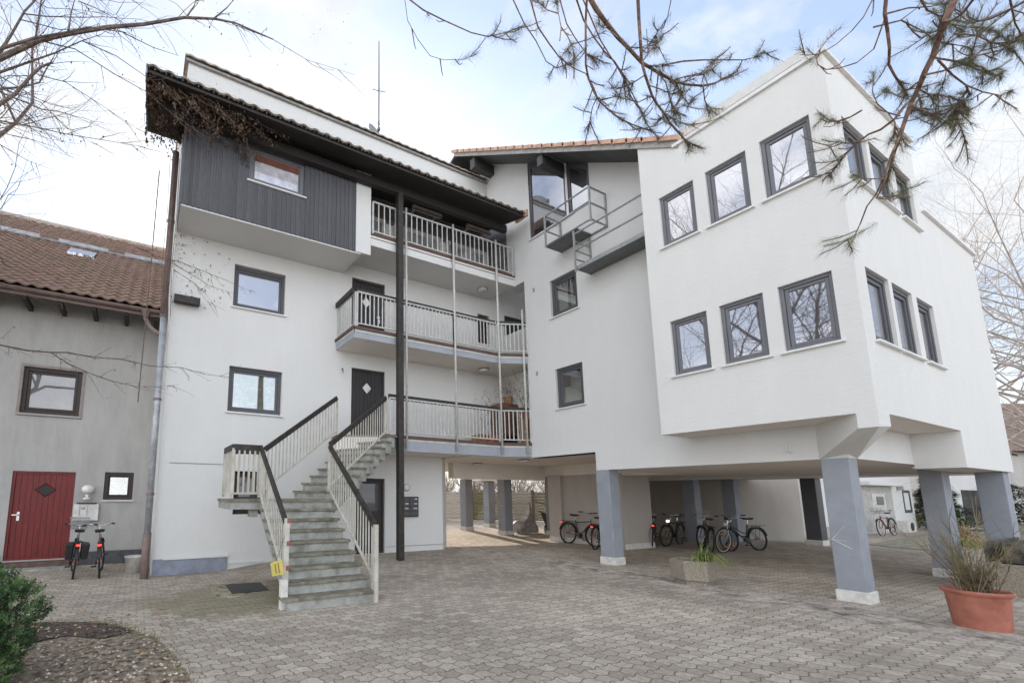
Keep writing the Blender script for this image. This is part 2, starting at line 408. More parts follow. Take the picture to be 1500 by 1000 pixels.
def window(parent, P, s0, s1, z0, z1, rec=.1, fm='frame', gm='glass', fw=.075, sw=.055, sill='metalsill', curtain=None, name='window', cm='curtain'):
    m = MB(); ring(m, P, s0, s1, z0, z1, fw, rec, rec+.08); w = m.build(name, M[fm], parent, bevel=.006)
    a, b, c, d = s0+fw, s1-fw, z0+fw, z1-fw
    m = MB(); ring(m, P, a+.004, b-.004, c+.004, d-.004, sw, rec+.018, rec+.07); m.build('sash', M[fm], w, bevel=.006)
    m = MB(); bx(m, P, a+sw-.005, b-sw+.005, c+sw-.005, d-sw+.005, rec+.04, rec+.05); m.build('pane', M[gm], w)
    if sill:
        m = MB(); bx(m, P, s0-.05, s1+.05, z0-.045, z0-.012, -.055, rec); m.build('sill', M[sill], w, bevel=.004)
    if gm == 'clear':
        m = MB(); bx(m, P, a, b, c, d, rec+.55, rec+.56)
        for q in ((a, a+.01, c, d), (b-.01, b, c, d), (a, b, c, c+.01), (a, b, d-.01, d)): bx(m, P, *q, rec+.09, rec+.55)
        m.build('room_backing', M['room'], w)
    if curtain:
        m = MB()
        for (ca, cb, cc, cd) in curtain:
            k = 14
            for i in range(k):
                t0, t1 = lerp(ca, cb, i/k), lerp(ca, cb, (i+1)/k); e = rec+.12+(.02 if i % 2 else 0); f = rec+.12+(0 if i % 2 else .02)
                m.quad(P(t0, cc, e), P(t1, cc, f), P(t1, cd, f), P(t0, cd, e))
        m.build('curtain', M[cm], w)
    return w
def rail(parent, segs, h, name='railing', matn='rail', sp=.115, bw=.03, plank=True, post=.04, off=.07, pm='darkwood', lift=.0):
    """segs: list of (bottom point, bottom point); vertical bars between bottom and top rails."""
    m = MB(); pk = MB()
    for p0, p1 in segs:
        p0, p1 = V(p0), V(p1); up = V((0, 0, h)); d = p1-p0; l = V((d.x, d.y, 0)).length
        m.bar(p0, p1, .035, .03); m.bar(p0+up, p1+up, .04, .035)
        n = max(2, int(l/sp)); hd = V((d.x, d.y, 0)).normalized(); sd = V((-hd.y, hd.x, 0))
        for i in range(1, n):
            q = p0+d*(i/n); m.bar(q+V((0, 0, .012)), q+up-V((0, 0, .015)), .010, bw, tuple(hd))
        for q in (p0, p1): m.bar(q-V((0, 0, .07)), q+up, post, post, tuple(hd))
        if plank:
            o_ = sd*off+V((0, 0, h+.045+lift)); pk.bar(p0+o_, p1+o_, .045, .105 if off < .01 else .135)
    r = m.build(name, M[matn], parent)
    if plank: pk.build('handrail', M[pm], r, bevel=.006)
    return r

APT = thing('apartment_building', 'large white three-storey building whose right wing stands on blue-grey pillars', 'building', (5, 10.9, 0))
YA = PF('Y', 10.9); YF = PF('Y', 9.76); XB = PF('X', 9.9); XC = PF('X', 9.0); YD = PF('Y', 2.26)
# ---- left block main wall
W1 = (1.71, 2.995, 3.52, 4.62, .12); W2 = (1.71, 2.995, 6.12, 7.21, .12)
D1 = (4.90, 5.94, 3.05, 5.01, .12); D2 = (4.88, 5.93, 5.68, 7.61, .12); D0 = (5.06, 5.95, .05, 2.02, .14)
WS = (9.35, 9.85, 6.45, 7.42, .12); WB = (1.95, 2.75, 1.12, 2.12, .12); DB = (10.5, 11.4, 5.68, 7.58, .1)
m = MB()
wallgrid(m, YA, .35, 7.85, -.35, 2.68, [D0, WB])
wallgrid(m, YA, .35, 13, 2.68, 12.2, [W1, W2, D1, D2, WS, DB])
m.quad((7.85,10.9,-.3),(8.30,11.35,-.3),(8.30,11.35,2.68),(7.85,10.9,2.68)); m.quad((8.3,11.35,-.3),(8.3,17.2,-.3),(8.3,17.2,2.68),(8.3,11.35,2.68))
m.quad((.35,10.9,-.4),(.35,10.9,12.2),(.35,17.2,14.2),(.35,17.2,-.4)); m.quad((.35,17.2,-.4),(.35,17.2,14.2),(13,17.2,14.2),(13,17.2,2.68),(8.3,17.2,2.68),(8.3,17.2,-.4))
m.quad((13,17.2,2.68),(13,17.2,13),(13,10.9,12.2),(13,10.9,2.68))
m.quad((13,9.4,2.68),(13,10.9,2.68),(13,10.9,8.3),(13,9.4,8.3))
WALLA = m.build('wall', M['white'], APT)
# raised thin plaster edge and base line
m = MB(); m.box(.55, 10.885, 2.255, 1.9, 10.897, 2.27); m.box(5.98, 10.885, .20, 7.85, 10.897, .212); m.build('plaster_edge', M['spot'], APT)
# grey plinth with projecting panel lip
m = MB(); m.box(.36, 10.882, -.35, .57, 10.897, .205); m.box(.57, 10.870, -.35, 1.88, 10.897, .19); m.build('plinth', M['plinth'], APT)
m = MB(); m.box(.555, 10.84, .19, 1.89, 10.897, .225); m.box(1.9, 10.87, .03, 2.7, 10.897, .045); m.build('plinth_lip', M['white'], APT)
m = MB(); m.box(.33, 10.78, -.4, 1.9, 10.9, -.13); m.build('footing', M['agg'], APT)
# windows of the left block
window(APT, YA, *W1[:4], gm='clear', curtain=[(1.79, 2.92, 3.6, 4.55)], cm='pastel'); window(APT, YA, *W2[:4])
window(APT, YA, *WS[:4], fm='brownframe', gm='glassdoor', sill=None); window(APT, YA, *WB[:4], fm='brownframe', gm='glassdoor', sill=None)
# ---- doors
def door(parent, P, s0, s1, z0, z1, rec, fm, dm, diamond=None, handle=None, glassp=None):
    m = MB(); ring(m, P, s0, s1, z0-.02, z1, .06, rec-.03, rec+.06)
    for zz in (): pass
    d = m.build('door', M[fm], parent, bevel=.004)
    m = MB(); n = max(4, int((s1-s0-.12)/.11)); st = (s1-s0-.12)/n
    for i in range(n): bx(m, P, s0+.06+i*st+.003, s0+.06+(i+1)*st-.003, z0, z1-.06, rec, rec+.05)
    m.build('door_leaf', M[dm], d)
    if diamond:
        cx, cz, rx, rz = diamond; m = MB()
        m.quad(P(cx-rx, cz, rec-.008), P(cx, cz-rz, rec-.008), P(cx+rx, cz, rec-.008), P(cx, cz+rz, rec-.008))
        m.build('diamond_window', M[glassp or 'lampglass'], d)
        m = MB(); pts = [P(cx-rx, cz, rec-.012), P(cx, cz-rz, rec-.012), P(cx+rx, cz, rec-.012), P(cx, cz+rz, rec-.012)]
        m.tube(pts, .014, 4, close=True); m.build('diamond_trim', M[fm], d)
    if handle:
        hs, hz = handle; m = MB(); bx(m, P, hs-.025, hs+.025, hz-.1, hz+.1, rec-.012, rec); bx(m, P, hs-.11, hs+.02, hz+.02, hz+.045, rec-.06, rec-.04); bx(m, P, hs-.01, hs+.02, hz+.02, hz+.045, rec-.06, rec)
        m.build('handle', M['chrome'], d)
    return d
door(APT, YA, *D1[:4], .08, 'doordark', 'doordark', (5.40, 4.50, .15, .17), (5.80, 4.05))
door(APT, YA, *D2[:4], .08, 'doordark', 'doordark', (5.36, 6.99, .15, .17), (5.78, 6.55))
door(APT, YA, *D0[:4], .1, 'brownframe', 'doordark', None, None); 
m = MB(); bx(m, YA, 5.2, 5.80, 1.15, 1.88, .085, .095); m.build('door_window', M['glassdoor'], APT)
door(APT, YA, *DB[:4], .06, 'doordark', 'doordark')
# ---- third-floor box with grey cladding, pier and loggia
CW = (1.74, 3.06, 8.73, 9.62, .10)
m = MB(); wallgrid(m, YF, .35, 4.45, 7.69, 10.05, [CW], .1)
m.quad((.35,9.76,7.69),(.35,9.76,10.05),(.35,10.9,10.4),(.35,10.9,7.69)); m.build('cladding', M['clad'], APT)
m = MB()
for i in range(36):
    x = .35+i*.115
    for (z0, z1) in ((7.69, 10.02),) if not (CW[0]-.06 < x+.01 < CW[1]+.04) else ((7.69, CW[2]-.10), (CW[3]+.06, 10.02)):
        m.box(x-.012, 9.738, z0, x+.028, 9.762, z1)
m.build('cladding_batten', M['clad'], APT)
m = MB(); m.box(4.45, 9.735, 7.69, 4.87, 9.80, 10.0); m.box(4.80, 9.80, 7.98, 4.87, 10.9, 10.3); m.build('pier', M['white'], APT)
m = MB(); m.box(.36, 9.765, 7.655, 4.60, 10.898, 7.686); m.build('box_soffit', M['white'], APT)
w = window(APT, YF, *CW[:4], rec=.05, fm='frame2', gm='whiteblind', fw=.10, sw=.03)
m = MB(); bx(m, YF, 1.86, 2.94, 9.33, 9.52, .07, .085); m.build('roller_blind', mat('brick_red_blind', (.16, .06, .04), .8), w)
m = MB(); m.box(4.87, 9.76, 7.985, 9.9, 10.898, 8.27); m.build('loggia_slab', M['white'], APT)
m = MB(); m.box(4.875, 9.735, 8.275, 9.88, 9.80, 8.335); m.box(4.875, 9.745, 8.19, 9.88, 9.757, 8.20); m.build('slab_edge', mat('red_brown_edge', (.13, .07, .055), .8), APT)
m = MB(); m.box(4.88, 10.86, 9.55, 9.88, 10.895, 10.5); m.box(9.86, 10.05, 8.28, 9.895, 10.86, 10.4); m.build('loggia_cladding', M['loggia'], APT)
for (a, b) in ((5.1, 5.9), (6.2, 7.9), (8.1, 9.75)): window(APT, PF('Y', 10.82), a, b, 8.32, 9.60, 0, 'whiteplastic', 'blindpane', .06, .04, None)
for (a, b, z) in ((6.55, 7.55, 9.95), (8.55, 9.45, 9.95)):
    m = MB(); m.tube([(a, 10.35, z), (b, 10.35, z)], .075, 12); m.box(a+.1, 10.38, z-.02, a+.14, 10.85, z+.02); m.box(b-.14, 10.38, z-.02, b-.1, 10.85, z+.02)
    aw = m.build('awning', mat('beige_awning', (.5, .42, .36), .85), APT)
    m = MB(); m.bar((a, 10.28, z-.085), (b, 10.28, z-.085), .05, .03); m.build('awning_bar', M['brownpipe'], aw)
rail(APT, [((4.92, 9.72, 8.36), (7.47, 9.72, 8.36)), ((7.47, 9.72, 8.36), (9.78, 9.72, 8.36))], .83, plank=False, sp=.16, name='balcony_railing')
# ---- pent roof over the box (boards below, tiles above)
def pz(w): return 9.74+.27*(w-8.95)
m = MB(); m.hexa([(-.43, 8.95, pz(8.95)), (9.57, 8.95, pz(8.95)), (9.57, 10.9, pz(10.9)), (-.43, 10.9, pz(10.9))], [(-.43, 8.95, pz(8.95)+.06), (9.57, 8.95, pz(8.95)+.06), (9.57, 10.9, pz(10.9)+.06), (-.43, 10.9, pz(10.9)+.06)])
m.hexa([(-.43, 10.9, pz(10.9)), (.34, 10.9, pz(10.9)), (.34, 11.5, pz(11.5)), (-.43, 11.5, pz(11.5))], [(-.43, 10.9, pz(10.9)+.06), (.34, 10.9, pz(10.9)+.06), (.34, 11.5, pz(11.5)+.06), (-.43, 11.5, pz(11.5)+.06)])
PENT = m.build('pent_roof', M['soffitwood'], APT)
m = MB(); m.box(-.2, 9.56, pz(9.56)-.33, 9.45, 9.70, pz(9.56)-.125); m.build('purlin', M['soffitwood'], PENT)
m = MB(); m.hexa([(-.46, 8.93, pz(8.93)-.05), (-.432, 8.93, pz(8.93)-.05), (-.432, 11.5, pz(11.5)-.05), (-.46, 11.5, pz(11.5)-.05)], [(-.46, 8.93, pz(8.93)+.16), (-.432, 8.93, pz(8.93)+.16), (-.432, 11.5, pz(11.5)+.16), (-.46, 11.5, pz(11.5)+.16)])
m.build('verge_board', M['bluegrey'], PENT)
def tiles(name, matn, parent, o, a, s, Ln, S, tw=.28, tl=.36, amp=.045, lift=.035):
    o, a, s = V(o), V(a).normalized(), V(s).normalized(); n = a.cross(s).normalized()
    if n.z < 0: n = -n
    m = MB(); cols = max(1, round(Ln/tw)); tw = Ln/cols; rows = max(1, round(S/tl)); tl = S/rows; K = 6
    prof = [(0, 0), (.18, .25), (.38, 1), (.56, 1), (.76, .3), (.9, 0)]
    xs = [((c+p)*tw, h*amp) for c in range(cols) for p, h in prof]+[(Ln, 0)]
    N = len(xs)
    for r in range(rows):
        b = len(m.v); jit = rnd.uniform(-.004, .004)
        for (y, l) in ((r*tl-.03, lift-.04), (r*tl-.03, lift+jit), ((r+1)*tl, 0)):
            for x, h in xs:
                m.v.append(tuple(o+a*x+s*y+n*(h+l)))
        for q in range(2):
            for i in range(N-1): m.f.append((b+q*N+i, b+q*N+i+1, b+(q+1)*N+i+1, b+(q+1)*N+i))
    return m.build(name, M[matn], parent)
tiles('roof_tiles', 'tiledark', PENT, (-.45, 8.92, pz(8.92)+.085), (1, 0, 0), (0, 1, .27), 10.02, 2.04, amp=.034)
tiles('roof_tiles', 'tiledark', PENT, (-.45, 10.92, pz(10.92)+.085), (1, 0, 0), (0, 1, .27), .78, .62)
m = MB()
for i in range(100):
    x = -.4+i*.1; m.tube([(x, 8.93, pz(8.93)+.08), (x, 8.90, pz(8.93)+.19)], .006, 4)
m.tube([(-.4, 8.905, pz(8.93)+.17), (9.5, 8.905, pz(8.93)+.17)], .005, 4); m.build('bird_comb', M['metalsill'], PENT)
m = MB(); m.box(9.54, 8.86, pz(8.9)+.02, 9.62, 9.3, pz(8.9)+.22); m.build('verge_tile', M['tileorange'], PENT)
# attic cap and main roof behind
m = MB(); m.box(.28, 10.83, 12.19, 9.9, 11.0, 12.25); m.build('cap_board', M['fascia'], APT)
ROOFA = MB().hexa([(.3, 10.95, 12.21), (12.9, 10.95, 12.21), (12.9, 17.1, 14.1), (.3, 17.1, 14.1)], [(.3, 10.95, 12.26), (12.9, 10.95, 12.26), (12.9, 17.1, 14.18), (.3, 17.1, 14.18)]).build('roof', M['tilegrey'], APT)
tiles('cap_tiles', 'tilegrey', ROOFA, (.26, 10.80, 12.27), (1, 0, 0), (0, 1, .31), 9.62, 1.1, amp=.018)
# ---- timber post and galvanised poles
pb = gh(5.66, 9.6)
m = MB(); m.box(5.585, 9.525, pb-.1, 5.735, 9.675, pz(9.6)-.30); m.build('timber_post', M['darkwood'], APT, bevel=.008)
for (x, y, z0, z1) in ((5.90, 9.665, 2.74, 9.27), (7.47, 9.665, 2.74, 9.25), (9.06, 9.66, 2.74, 9.22), (9.74, 9.375, 2.74, 7.05)):
    m = MB(); m.tube([(x, y, z0), (x, y, z1)], .030, 12); po = m.build('balcony_pole', M['rail'], APT, smooth=True)
    m = MB(); m.tube([(x, y, z1), (x, y, z1+.02)], .034, 12); m.build('pole_cap', M['steel'], po)
# ---- balconies
P2 = [(4.45, 10.899), (4.45, 9.76), (9.07, 9.76), (9.9, 9.39), (12.95, 9.39), (12.95, 10.899)]
P1 = [(4.35, 10.899), (4.25, 10.32), (5.30, 9.70), (5.5, 9.76), (9.07, 9.76), (9.9, 9.39), (12.95, 9.39), (12.95, 10.899)]
def inset(poly, d):
    c = V((sum(p[0] for p in poly)/len(poly), sum(p[1] for p in poly)/len(poly)))
    return [(p[0], p[1]+(-d if p[1] < 10.5 else 0)) for p in poly]
def balcony(poly, z0, z1, front):
    m = MB(); m.slab(poly, z0, z1-.06); b = m.build('balcony', M['soffit'], APT)
    m = MB(); m2 = MB(); m3 = MB()
    for p, q in zip(front, front[1:]):
        d = (V((q[0], q[1], 0))-V((p[0], p[1], 0))).normalized(); n = V((d.y, -d.x, 0))
        o1 = n*.012; 
        m.bar(V((*p, z0+.125))+o1, V((*q, z0+.125))+o1, .02, .25)
        m2.bar(V((*p, z1-.10))+n*.018, V((*q, z1-.10))+n*.018, .03, .06)
        m3.bar(V((*p, z1-.025))+n*.03, V((*q, z1-.025))+n*.03, .06, .07)
    m.build('slab_fascia', M['bluegrey'], b); m2.build('drip_edge', M['rail'], b); m3.build('floor_edge', mat('floor_tile_edge', (.12, .075, .06), .8), b)
    m = MB(); m.slab(poly, z1-.06, z1-.005); m.build('balcony_floor', mat('balcony_floor_tiles', (.2, .13, .10), .8), b)
    return b
B2 = balcony(P2, 5.42, 5.70, P2[0:4]); B1 = balcony(P1, 2.68, 3.06, P1[2:6])
rail(B2, [((4.47, 9.76, 5.79), (4.47, 10.86, 5.79))], .82)
rail(B2, [((4.5, 9.72, 5.79), (7.47, 9.72, 5.79)), ((7.47, 9.72, 5.79), (9.04, 9.72, 5.79)), ((9.07, 9.71, 5.79), (9.88, 9.37, 5.79))], .82)
rail(B1, [((5.42, 9.70, 3.16), (7.47, 9.72, 3.16)), ((7.47, 9.72, 3.16), (9.04, 9.72, 3.16)), ((9.07, 9.71, 3.16), (9.88, 9.37, 3.16))], .84)
# ---- right wing: recessed wall above the lower beam
def soff(w): return 8.56+.69*(w-4.5)
BW1 = (7.56, 8.42, 3.92, 5.01, .12); BW2 = (7.58, 8.45, 6.5, 7.58, .12)
m = MB()
wallgrid(m, XB, 2.87, 5.25, 2.21, 8.3); wallgrid(m, XB, 5.25, 7.34, 2.21, 8.0); wallgrid(m, XB, 7.34, 9.39, 2.67, 8.0, [BW1, BW2]); 
wallgrid(m, XB, 5.25, 10.05, 8.0, 9.17)
def col(a, b, z): m.quad((9.9, a, z), (9.9, b, z), (9.9, b, soff(b)), (9.9, a, soff(a)))
col(5.45, 7.02, 9.17); col(9.06, 10.05, 9.17); col(10.05, 11.2, 10.35)
m.quad((9.9,7.34,2.21),(9.9,7.34,2.67),(10.3,7.34,2.67),(10.3,7.34,2.21)); m.quad((9.9,9.39,2.67),(9.9,9.39,8.0),(10.3,9.39,8.0),(10.3,9.39,2.67))
m.quad((9.9,9.39,8.0),(9.9,10.05,8.0),(10.4,10.05,8.0),(10.4,9.39,8.0)); m.quad((9.9,11.2,10.35),(9.9,11.2,soff(11.2)),(13,11.2,soff(11.2)),(13,11.2,10.35))
m.quad((9.9,2.87,2.21),(9.9,2.87,2.78),(13,2.87,2.78),(13,2.87,2.21))
m.build('recessed_wall', M['white'], APT)
m = MB(); m.box(9.885, 7.345, 2.655, 10.3, 9.38, 2.70); m.build('beam_trim', M['white'], APT)
# ---- right wing: projecting box (left face and front face)
CH = [(a, b, z0, z1, .10) for (z0, z1) in ((3.89, 4.97), (6.53, 7.60)) for (a, b) in ((2.51, 3.165), (3.365, 4.01), (4.215, 4.86))]
DH = [(a, b, z0, z1, .07) for (z0, z1) in ((3.88, 5.02), (6.52, 7.55)) for (a, b) in ((9.40, 10.34), (10.49, 11.42), (11.66, 12.54))]
m = MB()
wallgrid(m, XC, 2.26, 5.2, 2.78, 8.47, CH); m.quad((9,4.45,8.47),(9,5.2,8.47),(9,5.2,8.99),(9,4.45,8.49)); m.quad((9,5.2,2.78),(9,5.2,8.99),(9.9,5.2,8.99),(9.9,5.2,2.78))
wallgrid(m, YD, 9.0, 12.9, 2.78, 8.47, DH); wallgrid(m, YD, 12.9, 16.3, 2.13, 7.0)
m.quad((12.9,2.26,7.0),(12.9,2.26,8.47),(12.9,5.2,8.47),(12.9,5.2,7.0)); m.quad((12.9,2.26,2.13),(12.9,2.26,2.78),(12.9,2.87,2.78),(12.9,2.87,2.13))
m.quad((16.3,2.26,2.13),(16.3,2.26,7.0),(16.3,14,7.0),(16.3,14,2.13))
m.build('projecting_wall', M['white2'], APT)
m = MB(); m.slab([(9.002, 2.262), (12.9, 2.262), (12.9, 2.868), (9.898, 2.868), (9.898, 5.198), (9.002, 5.198)], 2.782, 2.80); m.slab([(12.91, 2.28), (16.29, 2.28), (16.29, 2.9), (12.91, 2.9)], 2.135, 2.16); m.build('overhang_soffit', M['soffit'], APT)
pl = [(9.0, 2.47), (9.0, 2.26), (9.46, 2.26), (10.22, 2.868), (9.898, 3.22)]; zb = [2.565, 2.565, 2.60, 2.212, 2.212]
m = MB(); m.v = [(x+(.002 if i < 2 else 0), y+(.002 if i in (1, 2) else 0), z) for i, ((x, y), z) in enumerate(zip(pl, zb))]+[(x, y, 2.781) for x, y in pl]
m.f = [(0,1,2,3,4), (9,8,7,6,5)]+[(i, (i+1) % 5, 5+(i+1) % 5, 5+i) for i in range(5)]; m.build('corner_bracket', M['white2'], APT)
m = MB(); m.box(8.95, 2.21, 8.47, 9.06, 4.5, 8.53); m.box(9.06, 2.21, 8.47, 12.95, 2.34, 8.53); m.box(12.88, 2.21, 7.0, 16.36, 2.32, 7.06); m.box(16.25, 2.32, 7.0, 16.36, 14, 7.06); m.build('parapet_coping', M['metalsill'], APT)
m = MB(); m.box(9.06, 2.32, 8.44, 12.9, 5.2, 8.46); m.box(12.9, 2.3, 6.9, 16.28, 14, 6.98); m.hexa([(9.35, 2.60, 8.86), (12.6, 2.60, 8.86), (12.6, 4.6, 8.86), (9.35, 4.6, 8.86)], [(9.30, 2.55, 9.0), (12.65, 2.55, 9.0), (12.65, 4.6, 9.0), (9.30, 4.6, 9.0)]); m.box(9.6, 2.95, 8.46, 12.4, 4.6, 8.86); m.build('flat_roof', M['metalsill'], APT)
for h in CH: window(APT, XC, *h[:4], rec=.05, fm='frame2', fw=.055, sw=.05)
for i, h in enumerate(DH): window(APT, YD, *h[:4], rec=.045, fm='frame', fw=.07, sw=.06, gm='glass')
window(APT, XB, *BW1[:4], rec=.07, gm='clear', curtain=[(7.7, 8.28, 4.05, 4.50)])
window(APT, XB, *BW2[:4], rec=.07, gm='clear', curtain=[(7.7, 7.93, 6.6, 7.5), (8.02, 8.33, 6.6, 7.5)])
# ---- gable roof of the right wing: tiled verge over a deep dark overhang
def rz(w): return 8.69+.693*(w-4.5)
x0, x1 = 8.97, 15.5
ROOFB = MB()
ROOFB.hexa([(x0+.02, 4.45, rz(4.45)-.16), (x1, 4.45, rz(4.45)-.16), (x1, 11.4, rz(11.4)-.16), (x0+.02, 11.4, rz(11.4)-.16)], [(x0+.02, 4.45, rz(4.45)-.06), (x1, 4.45, rz(4.45)-.06), (x1, 11.4, rz(11.4)-.06), (x0+.02, 11.4, rz(11.4)-.06)])
ROOFB.hexa([(x0+.02, 11.4, rz(11.4)-.16), (x1, 11.4, rz(11.4)-.16), (x1, 16, rz(8.5)), (x0+.02, 16, rz(8.5))], [(x0+.02, 11.4, rz(11.4)-.06), (x1, 11.4, rz(11.4)-.06), (x1, 16, rz(8.5)+.1), (x0+.02, 16, rz(8.5)+.1)])
ROOFB = ROOFB.build('gable_roof', M['soffitgrey'], APT)
m = MB(); m.hexa([(x0-.01, 4.4, rz(4.4)-.20), (x0+.02, 4.4, rz(4.4)-.20), (x0+.02, 11.45, rz(11.45)-.20), (x0-.01, 11.45, rz(11.45)-.20)], [(x0-.01, 4.4, rz(4.4)-.03), (x0+.02, 4.4, rz(4.4)-.03), (x0+.02, 11.45, rz(11.45)-.03), (x0-.01, 11.45, rz(11.45)-.03)]); m.build('fascia_board', M['fascia'], ROOFB)
m = MB(); k = 22
for i in range(k):
    a, b = lerp(4.38, 11.5, i/k), lerp(4.38, 11.5, (i+1)/k)+.04
    m.hexa([(x0-.06, a, rz(a)-.055), (x0+.25, a, rz(a)-.055), (x0+.25, b, rz(b)-.075), (x0-.06, b, rz(b)-.075)], [(x0-.06, a, rz(a)+.055), (x0+.25, a, rz(a)+.055), (x0+.25, b, rz(b)+.025), (x0-.06, b, rz(b)+.025)])
m.build('verge_tiles', M['tileorange'], ROOFB)
tiles('roof_tiles', 'tileorange', ROOFB, (x0+.25, 4.4, rz(4.4)-.05), (1, 0, 0), (0, 1, .693), 6.2, 8.5, tl=.4)
m = MB(); m.box(9.05, 10.5, rz(10.6)-.62, 10.2, 10.72, rz(10.6)-.27); m.build('purlin_end', M['soffitgrey'], ROOFB)
m = MB(); m.box(9.04, 7.75, rz(7.85)-.54, 10.1, 7.93, rz(7.75)-.20); m.build('purlin_end', M['soffitgrey'], ROOFB)
# glazing under the gable
def gable_pane(w0, w1, z0):
    ztop = lambda w: soff(w)-.03
    m = MB()
    for (a, b) in ((w0, w0+.07), (w1-.07, w1)): m.prism([(a, z0), (b, z0), (b, ztop(b)), (a, ztop(a))], lambda s, z: (9.93, s, z), lambda s, z: (10.0, s, z))
    m.box(9.932, w0, z0, 9.998, w1, z0+.08); m.prism([(w0, ztop(w0)-.14), (w1, ztop(w1)-.14), (w1, ztop(w1)), (w0, ztop(w0))], lambda s, z: (9.935, s, z), lambda s, z: (9.995, s, z))
    g = m.build('gable_window', M['frame'], APT)
    m = MB(); m.prism([(w0+.05, z0+.05), (w1-.05, z0+.05), (w1-.05, ztop(w1)-.1), (w0+.05, ztop(w0)-.1)], lambda s, z: (9.955, s, z), lambda s, z: (9.965, s, z)); m.build('pane', M['glass'], g)
gable_pane(7.76, 9.05, 9.17); gable_pane(7.03, 7.69, 9.17)
m = MB(); m.quad((9.9,7.69,9.17),(9.9,7.76,9.17),(9.9,7.76,soff(7.76)),(9.9,7.69,soff(7.69))); m.box(9.84, 7.5, 9.13, 9.93, 9.1, 9.165); m.build('gable_sill', M['metalsill'], APT)
# mass above the covered parking: ceilings, beams
m = MB(); m.slab([(9.92, 2.9), (16.28, 2.9), (20.5, 3.4), (20.5, 9.0), (13.3, 9.0), (13.3, 7.34), (9.92, 7.34)], 2.215, 2.65); m.slab([(7.9, 10.95), (8.1, 9.85), (9.05, 9.85), (9.92, 9.45), (9.92, 7.36), (13.3, 7.36), (13.3, 9.0), (20.5, 9.0), (20.5, 17.1), (8.32, 17.1), (8.32, 11.4)], 2.655, 2.67)
m.box(9.1, 12.0, 2.14, 13.3, 12.28, 2.66); m.box(13.3, 9.0, 2.30, 13.6, 17.0, 2.66); m.build('ceiling', M['soffit'], APT)
m = MB(); m.box(10.4, 4.6, 2.73, 16.2, 16.9, 6.8); m.build('upper_mass', M['white2'], APT)
# walls between the parking bays
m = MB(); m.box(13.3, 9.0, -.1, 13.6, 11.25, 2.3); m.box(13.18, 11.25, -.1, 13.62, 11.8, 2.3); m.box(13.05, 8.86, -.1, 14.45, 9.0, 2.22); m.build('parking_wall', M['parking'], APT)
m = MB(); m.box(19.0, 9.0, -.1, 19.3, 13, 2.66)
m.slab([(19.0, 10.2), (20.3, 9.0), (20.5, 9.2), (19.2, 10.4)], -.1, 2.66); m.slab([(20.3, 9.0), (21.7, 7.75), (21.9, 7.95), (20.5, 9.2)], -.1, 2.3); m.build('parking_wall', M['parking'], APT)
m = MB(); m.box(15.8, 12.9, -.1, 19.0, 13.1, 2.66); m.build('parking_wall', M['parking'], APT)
m = MB(); m.box(13.275, 9.0, .0, 13.298, 11.24, .16); m.box(13.03, 8.84, .0, 14.47, 8.858, .16); m.box(13.16, 11.24, 0, 13.178, 11.81, .16); m.build('wall_base', M['basewhite'], APT)
# pillars
def pillar(x0, y0, x1, y1, top, base=True, mt='pillar', b0=0):
    m = MB(); m.box(x0, y0, b0-.1, x1, y1, top); p = m.build('pillar', M[mt], APT, bevel=.012)
    if base:
        m = MB(); m.box(x0-.022, y0-.022, b0-.1, x1+.022, y1+.022, b0+.17); m.build('pillar_base', M['basewhite'], p, bevel=.015)
    return p
PA = pillar(9.885, 2.87, 10.21, 3.21, 2.212); pillar(9.905, 7.02, 10.26, 7.37, 2.212); pillar(14.62, 2.90, 15.1, 3.22, 2.213); pillar(15.85, 2.33, 16.29, 2.70, 2.135)
m = MB(); q = [onX(1257, 764.5-0, 9.878), onX(1228, 792, 9.878), onX(1266, 810, 9.878), onX(1253, 797, 9.878)]
m.bar((9.879, 3.02, 1.16), (9.879, 3.19, .93), .004, .014, (1, 0, 0)); m.bar((9.879, 3.19, .93), (9.879, 2.97, .80), .004, .014, (1, 0, 0)); m.bar((9.879, 3.17, .93), (9.879, 3.02, .915), .004, .006, (1, 0, 0)); m.build('chalk_arrow', M['chalk'], PA)
pillar(20.15, 6.75, 20.6, 7.15, 2.215, mt='frame'); pillar(17.6, 9.2, 18.0, 9.6, 2.66, False); pillar(19.0, 8.6, 19.4, 9.0, 2.22, False)
for (x, y, s) in ((13.2, 14.05, .41), (13.25, 16.6, .41), (14.85, 13.15, .3)): pillar(x, y, x+s, y+s, 2.66 if x > 14 else 2.3)
pillar(15.75, 17.9, 16.15, 18.3, 2.3)
m = MB(); m.box(15.1, 17.7, 2.3, 17.0, 18.5, 2.4); m.build('rear_canopy', M['white'], APT)
